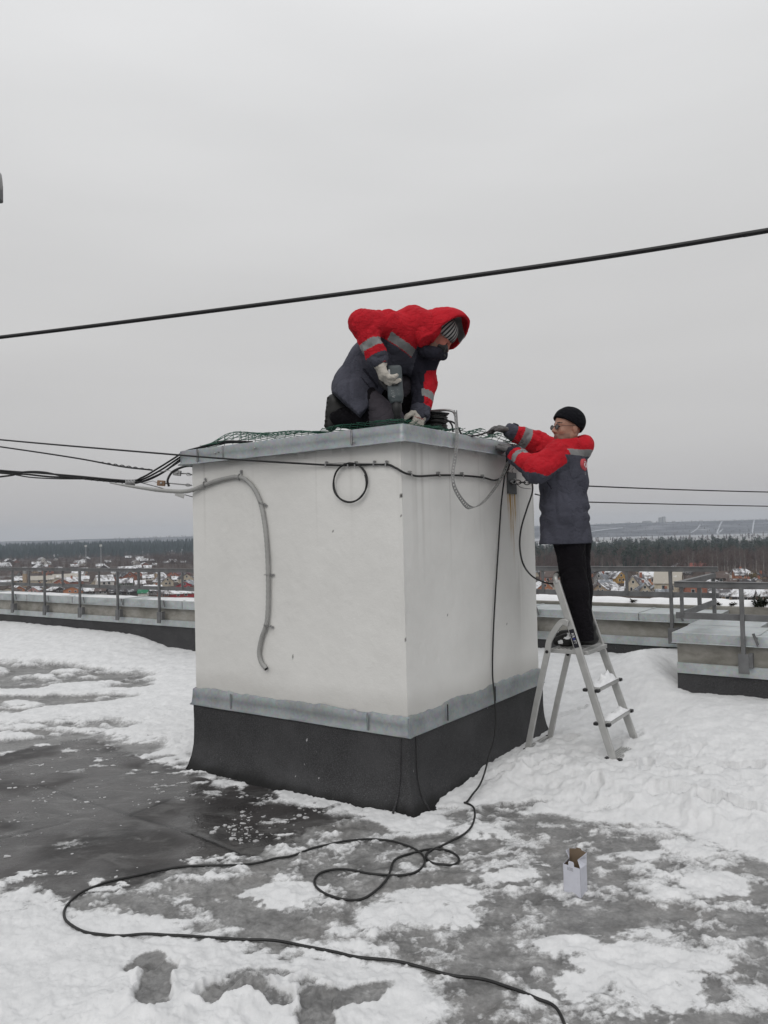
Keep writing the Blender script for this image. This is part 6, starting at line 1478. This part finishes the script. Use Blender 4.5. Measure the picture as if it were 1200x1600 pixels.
def jack1(p):
    d = chain(p, [nk1, up1, ch1, ws1, pel], [.105, .128, .150, .146, .142], .06, (lat1, 1.30))
    sk_ = chain(p, [pel, P(554, 626, 4.90), P(562, 646, 4.85)], [.140, .132, .105], .06, (lat1, 1.45))
    d = smin(d, sk_, .05)
    d = d+wrinkle(p, .015, (10, 7, 10), 21)
    ra = chain(p, RA1, [.092, .076, .066], .04)+wrinkle(p, .022, 15, 22)
    la = chain(p, LA1, [.100, .078, .066], .04)+wrinkle(p, .020, 15, 23)
    # coat front hangs open: trim below the slanting hem
    hn = unit(np.array([-.50, -.0, -.80])); d = np.maximum(d, (p-_v(P(543, 637, 4.9)))@_v(unit(np.array([-.72, 0, -.70]))))
    d = np.maximum(d, (p-_v(P(578, 643, 4.85)))@_v(unit(np.array([.62, -.1, -.62]))))
    col = chain(p, [P(664, 549, 4.80), P(678, 552, 4.80), P(690, 553, 4.87), P(686, 549, 4.97)], [.036, .036, .034, .030], .03)+wrinkle(p, .014, 18, 25)
    d = smin(d, chain(p, [P(628, 556, 4.94), P(656, 566, 4.95), P(672, 562, 4.92)], [.115, .085, .060], .05)+wrinkle(p, .016, 12, 26), .06)
    d = smin(d, ra, .045); d = smin(d, la, .045)
    d = smin(d, col, .03)
    d = np.maximum(d, -capd(p, H1-u1*.0, nk1+u1*.02, .086, .06))
    return d
def jm1(c):
    m_ = np.ones(len(c), int)
    tr, dr = arm_t(c, RA1); tl, dl = arm_t(c, LA1)
    e = unit(np.array([.46, .0, .89])); h_ = (c-P(626, 546, 4.75))@e
    m_[h_ > .0] = 0
    x = (c-P(628, 538, 4.75))@unit(np.array([.85, 0, -.53])); front = c[:, 1] < 4.86
    m_[(h_ > .004) & (h_ < .052) & (np.abs(x) < .085) & front] = 2
    m_[(h_ <= .09) & (x > .085)] = 1
    onr = (dr < .115) & (tr > .18) & (dr < dl); m_[onr] = 0; m_[onr & (tr > .74) & (tr < .86)] = 2; m_[onr & (tr > .965)] = 1
    onl = (dl < .10) & (tl > .12) & (dl < dr)
    t1 = (c-LS1)@unit(LW1-LS1); ctr = LS1+t1[:, None]*unit(LW1-LS1); side = (c-ctr)@unit(np.array([.9, .3, .2]))
    m_[onl] = np.where(side[onl] > .002, 0, 3); m_[onl & (tl > .70) & (tl < .82)] = np.where(side[onl & (tl > .70) & (tl < .82)] > -.01, 2, 3); m_[onl & (tl > .93)] = 1
    p0_, p1_ = P(567, 576, 4.75), P(603, 614, 4.75); dd_ = unit((p1_-p0_)*np.array([1, 0, 1])); v_ = (c-p0_)*np.array([1, 0, 1]); al_ = v_@dd_; pe_ = np.abs(v_@np.array([-dd_[2], 0, dd_[0]]))
    m_[(m_ == 1) & front & (pe_ < .007) & (al_ > 0) & (al_ < .19)] = 3; m_[(m_ == 1) & front & (np.abs(pe_-.045) < .004) & (v_@np.array([-dd_[2], 0, dd_[0]]) < 0) & (al_ > .03) & (al_ < .19)] = 3
    cl_ = ((c-P(650, 560, 4.86))@unit(np.array([.9, 0, -.3])) > 0) & ~onl & (h_ < .11); m_[cl_] = 3
    _, dc_ = arm_t(c, [P(664, 549, 4.80), P(678, 552, 4.80), P(690, 553, 4.87), P(686, 549, 4.97)]); m_[(dc_ < .052) & ~onl] = 3
    return m_
field_mesh('jacket', jack1, lo1-.03, hi1+.06, .0072, [MT['jred'], MT['jgrey'], MT['refl'], MT['jnavy']], jm1, man1)
# hood pulled over the head
hx = unit(np.array([.90, .0, .22])); hz_ = unit(np.cross(hx, lat1)); hz_ = hz_ if hz_[2] > 0 else -hz_
hc = P(694, 519, 4.87)
def hood1(p):
    Ax = np.array([hx, lat1, hz_])
    o = ell(p, hc, (.172, .165, .150), Ax); o = smin(o, capd(p, P(650, 517, 4.88), P(676, 520, 4.88), .125, .135), .05)
    o = smin(o, capd(p, P(657, 520, 4.77), P(668, 545, 4.74), .065, .030), .04)
    o = o+wrinkle(p, .011, 10, 31)
    i_ = ell(p, hc, (.156, .149, .134), Ax); i_ = smin(i_, capd(p, P(662, 522, 4.88), P(676, 522, 4.88), .09, .115), .05)
    d = np.maximum(o, -i_)
    cn1 = _v(unit(np.array([.50, -.42, -.76]))); d = np.maximum(d, (p-_v(P(694, 519, 4.80)))@cn1-.012)
    cn2 = _v(unit(np.array([.15, .2, -1.]))); d = np.maximum(d, (p-_v(P(690, 548, 4.86)))@cn2)
    return np.maximum(d, -capd(p, ch1, nk1, .12, .085))
field_mesh('hood', hood1, hc-.36, hc+.30, .006, [MT['jred'], MT['refl']], lambda c: np.where((np.abs((c-P(719, 504, 4.85))@hx) < .022) & (((c-hc)@lat1) > .03) & (ell(c.astype(f32), hc, (.166, .159, .144), np.array([hx, lat1, hz_])) < 0), 1, 0), man1)
def hat1(p):
    Ax = np.array([f1, s1, u1]); d = ell(p, H1+u1*.042-f1*.008, (.104, .092, .098), Ax); d = np.maximum(d, -((p-(H1+u1*.012))@_v(unit(u1*.95+f1*.25)))); return np.maximum(d, -ell(p, H1+u1*.02, (.094, .080, .092), Ax))
field_mesh('striped_hat', hat1, H1-.18, H1+.22, .0048, MT['striped'], None, man1, attrs=dict(stripe=lambda V: np.arctan2((V-H1)@s1, (V-H1)@f1)*26/6.283+.0*V[:, 0]))
m = MB(); mc = H1+f1*.085-u1*.055
def mask1(p): return np.maximum(ell(p, H1+f1*.060-u1*.040, (.060, .058, .044), np.array([f1, s1, u1])), -((p-(H1+f1*.05))@_v(f1)))
field_mesh('face_mask', mask1, H1-.2, H1+.2, .005, MT['darkplastic'], None, man1)
m = MB(); q = P(693, 552, 4.78); m.tube([P(697, 541, 4.78), P(695, 548, 4.78), P(694, 556, 4.78)], .003, 6); m.lathe([(.006, 0), (.008, .008), (.005, .018)], P(694.5, 558, 4.78), (0, 0, 1), 8); m.build('cord_toggle', MT['darkplastic'], man1, smooth=True)
# trousers: near leg grey, far leg in black
def legR(p): return np.minimum(chain(p, [hR1, kR1], [.115, .088], .03), 9)+wrinkle(p, .010, 10, 41)
def leg1(p):
    a = smin(chain(p, [hR1*.75+kR1*.25, kR1, aR1], [.090, .086, .066], .035), 9+0*p[:, 0], .01); b = chain(p, [hL1*.8+kL1*.2, kL1, aL1], [.095, .088, .066], .035)
    return np.maximum(smin(a, b, .02)+wrinkle(p, .010, 11, 42), -(p[:, 2]-(ZC1+.004)))
field_mesh('trousers', leg1, lo1, hi1, .0075, [MT['mauve'], MT['black_cloth']], lambda c: np.where((c[:, 1] > 4.985) | (((c-kR1)@unit(aR1-kR1)) > .10), 1, 0), man1)
# boots, toes on the cap, soles to the left
for a_, dy in ((aR1, -.0),):
    toe = a_+np.array([-.035, -.0, -.075]); toe[2] = ZC1+.045; heel = toe+np.array([-.0, .0, .17]); mid = toe*.5+heel*.5
    t0, t1_ = P(517, 664, a_[1]), P(521, 626, a_[1])
    if a_ is aL1: t0 = t0+np.array([.15, 0, 0]); t1_ = t1_+np.array([.16, 0, -.02])
    def boot(p, t0=t0, t1_=t1_, a_=a_):
        d = chain(p, [t0, t0*.5+t1_*.5+np.array([.006, 0, 0]), t1_], [.042, .046, .042], .02); d = smin(d, capd(p, t1_+np.array([.02, 0, -.02]), a_+np.array([.05, 0, .0]), .052, .062), .03)
        return np.maximum(d, -(p[:, 2]-(ZC1+.002)))
    xs = unit(t1_-t0)
    field_mesh('boot', boot, t0-np.array([.15, .16, .1]), t0+np.array([.3, .16, .34]), .005, [MT['boot'], MT['sole']], lambda c, t0=t0, xs=xs: np.where(((c-t0)@np.array([1., 0, 0])) < -.024+.02*0, 1, 0), man1)
    m = MB()
    for k in range(7):
        q = t0+(t1_-t0)*(k/6*1.12-.04)+np.array([-.044, 0, 0]); m.box(q+np.array([.010, 0, 0]), (.014, .070, .013), (np.array([1., 0, 0]), np.array([0, 1., 0]), xs))
    m.build('tread', MT['sole'], man1, bevel=.003)
ft0 = aL1.copy(); ft0[2] = ZC1+.002
def bootL(p): return np.maximum(chain(p, [ft0+ZZ*.13, ft0+ZZ*.055, ft0+np.array([.10, -.02, .048]), ft0+np.array([.17, -.03, .036])], [.056, .052, .046, .034], .03), -(p[:, 2]-(ZC1+.002)))
field_mesh('boot', bootL, ft0-np.array([.15, .16, .05]), ft0+np.array([.28, .16, .24]), .005, [MT['boot'], MT['sole']], lambda c: np.where(c[:, 2] < ZC1+.022, 1, 0), man1)
def glR(p): return np.minimum(hand(p, RW1, fistR-RW1, (.75, .15, -.30), (.1, .25, .9), (.55, .6, .65, .7, .6), 1.36), capd(p, RW1-unit(RW1-RE1)*.05, RW1+unit(RW1-RE1)*.035, .050, .043))+wrinkle(p, .003, 55, 4)
field_mesh('glove', glR, RW1-.2, RW1+.2, .004, MT['gwhite'], None, man1)
def glL(p): return np.minimum(hand(p, LW1, fistL-LW1, (-.35, -.1, -.4), (-.8, -.1, .1), (.55, .6, .65, .7, .6), 1.22), capd(p, LW1-unit(LW1-LE1)*.05, LW1+unit(LW1-LE1)*.03, .048, .043))+wrinkle(p, .003, 55, 5)
field_mesh('glove', glL, LW1-.2, LW1+.2, .004, MT['gwhite'], None, man1)
for q0_, q1_, yy in ((P(587, 570.5, 4.6), P(603, 567, 4.6), -.048), (P(648, 653, 4.86), P(661, 657, 4.86), -.05)):
    m = MB(); pp = [q0_+(q1_-q0_)*k/9+np.array([0, yy, .004*(-1)**k]) for k in range(10)]; m.tube(pp, .0022, 5); m.build('glove_print', MT['mark'], man1, smooth=True)

# ------------------------------------------------------------------ rotary drill, cable reel
dr_top = P(615.5, 575, 4.66); tip = P(620.5, 663, 4.64); dax = unit(tip-dr_top); dside = unit(np.array([1, 0, 0])-dax*dax[0]); dn = np.cross(dax, dside)
drill = thing('rotary_drill', 'dark grey green rotary drill held upright by the kneeling man', 'drill', tip)
MT['drill'] = simple('grey_green_plastic', (.070, .086, .092), .45, 0, .15, 20); MT['tool'] = simple('dark_tool_steel', (.05, .05, .05), .35, .8)
ppx = 4.65/FPX
def dp(l, s_=0., d=0.): return dr_top+dax*l*ppx+dside*s_*ppx+dn*d*ppx
def drf(p):
    d = boxd(p, dp(24), (12*ppx, .040, 27*ppx), (dside, dn, dax), .02)
    d = smin(d, boxd(p, dp(46, 1), (10*ppx, .034, 11*ppx), (dside, dn, dax), .016), .015)
    return d
field_mesh('housing', drf, dp(24)-.2, dp(24)+.2, .004, MT['drill'], None, drill)
m = MB(); m.lathe([(.030, 0), (.031, .05), (.026, .075), (.022, .085), (.022, .11)], dp(53, 1), dax, 16); m.build('gearbox', MT['darkplastic'], drill, smooth=True)
m = MB(); m.lathe([(.017, 0), (.019, .02), (.014, .045), (.008, .05)], dp(78, 1.5), dax, 14); m.build('chuck', MT['tool'], drill, smooth=True)
m = MB(); m.lathe([(.005, 0), (.005, .06), (.001, .066)], dp(86, 1.5), dax, 8); m.build('bit', MT['steel'], drill, smooth=True)
m = MB(); m.tube(spline([dp(4, -6), dp(-1, -14), dp(2, -20), dp(12, -22), dp(24, -20), dp(32, -12), dp(35, -7)], 5), .016, 10); m.build('handle', MT['darkplastic'], drill, smooth=True)
m = MB()
for k in range(3): m.box(dp(25.5+2.5*k, 0, 0)-dn*0+np.array([0, -.041, 0]), (.040, .004, .004), (dside, np.array([0, 1., 0]), dax))
m.build('vents', MT['darkplastic'], drill)
m = MB(); m.box(dp(10, -8)+np.array([0, -.040, 0]), (.011, .004, .045), (dside, np.array([0, 1., 0]), dax)); m.build('white_label', MT['inkw'], drill, bevel=.001)
m = MB(); rr_ = random.Random(4)
for k in range(5): 
    m.tube([dp(38+k*2.4, -6+rr_.uniform(-1, 1))+np.array([0, -.040, 0]), dp(39+k*2.4, -1+rr_.uniform(-1, 1))+np.array([0, -.040, 0])], .0018, 4)
    if k < 4: m.tube([dp(37+k*2.4, 3)+np.array([0, -.040, 0]), dp(38.5+k*2.4, 6)+np.array([0, -.040, 0])], .0015, 4)
m.build('worn_print', MT['inkw'], drill)
rl = thing('cable_reel', 'black cable reel under a bent grey tube handle on top of the shaft', 'cable reel', P(682, 668, 5.02))
rc = P(680, 669, 5.04); ra_ = unit(np.array([.10, -.12, 1.])); hR = .100
m = MB(); m.lathe([(.082, hR), (.086, hR+.006), (.084, hR+.010), (.03, hR+.014), (.01, hR+.014)], rc-ra_*.005, ra_, 28); m.build('flange', MT['darkplastic'], rl, smooth=True)
m = MB(); m.lathe([(.084, -.006), (.086, 0), (.084, .006)], rc, ra_, 28); m.build('flange', MT['darkplastic'], rl, smooth=True)
u_ = unit(np.cross(ra_, (0, 1, 0))); w_ = np.cross(ra_, u_); pts = []
for i in range(14*18):
    a = 6.283*i/18; r = .068+.006*math.sin(i*.37)+.003*math.sin(i*1.7); pts.append(rc+ra_*(.008+(hR-.014)*(.5-.5*math.cos(i/(14*18)*6.283*1.5)))+u_*r*math.cos(a)+w_*r*math.sin(a))
m = MB(); m.tube(pts, .0065, 6); m.lathe([(.060, .0), (.060, hR)], rc, ra_, 16); m.build('wound_cable', MT['cord'], rl, smooth=True)
m = MB(); m.tube(spline([P(650, 645, 5.10), P(670, 642.5, 5.06), P(690, 641, 5.02), P(701, 641, 5.0), P(708.5, 643.5, 4.99), P(711.5, 650, 4.98), P(713, 662, 4.98), P(714, 680, 4.98)], 6), .0085, 10); m.build('handle', MT['steel'], rl, smooth=True)
for i, (pl_, lb_) in enumerate((([(690, 652), (700, 657), (706, 664), (708, 675)], 'short loose cable end curling down from the reel'), ([(693, 661), (702, 658), (711, 662), (718, 672), (722, 679), (740, 681), (757, 677), (770, 671)], 'black cable running from the reel to the hands of the man on the stepladder'))):
    cable('loose_cable', lb_, [P(x, y, 4.98+.0035*max(0, x-715)) for x, y in pl_], .0058)
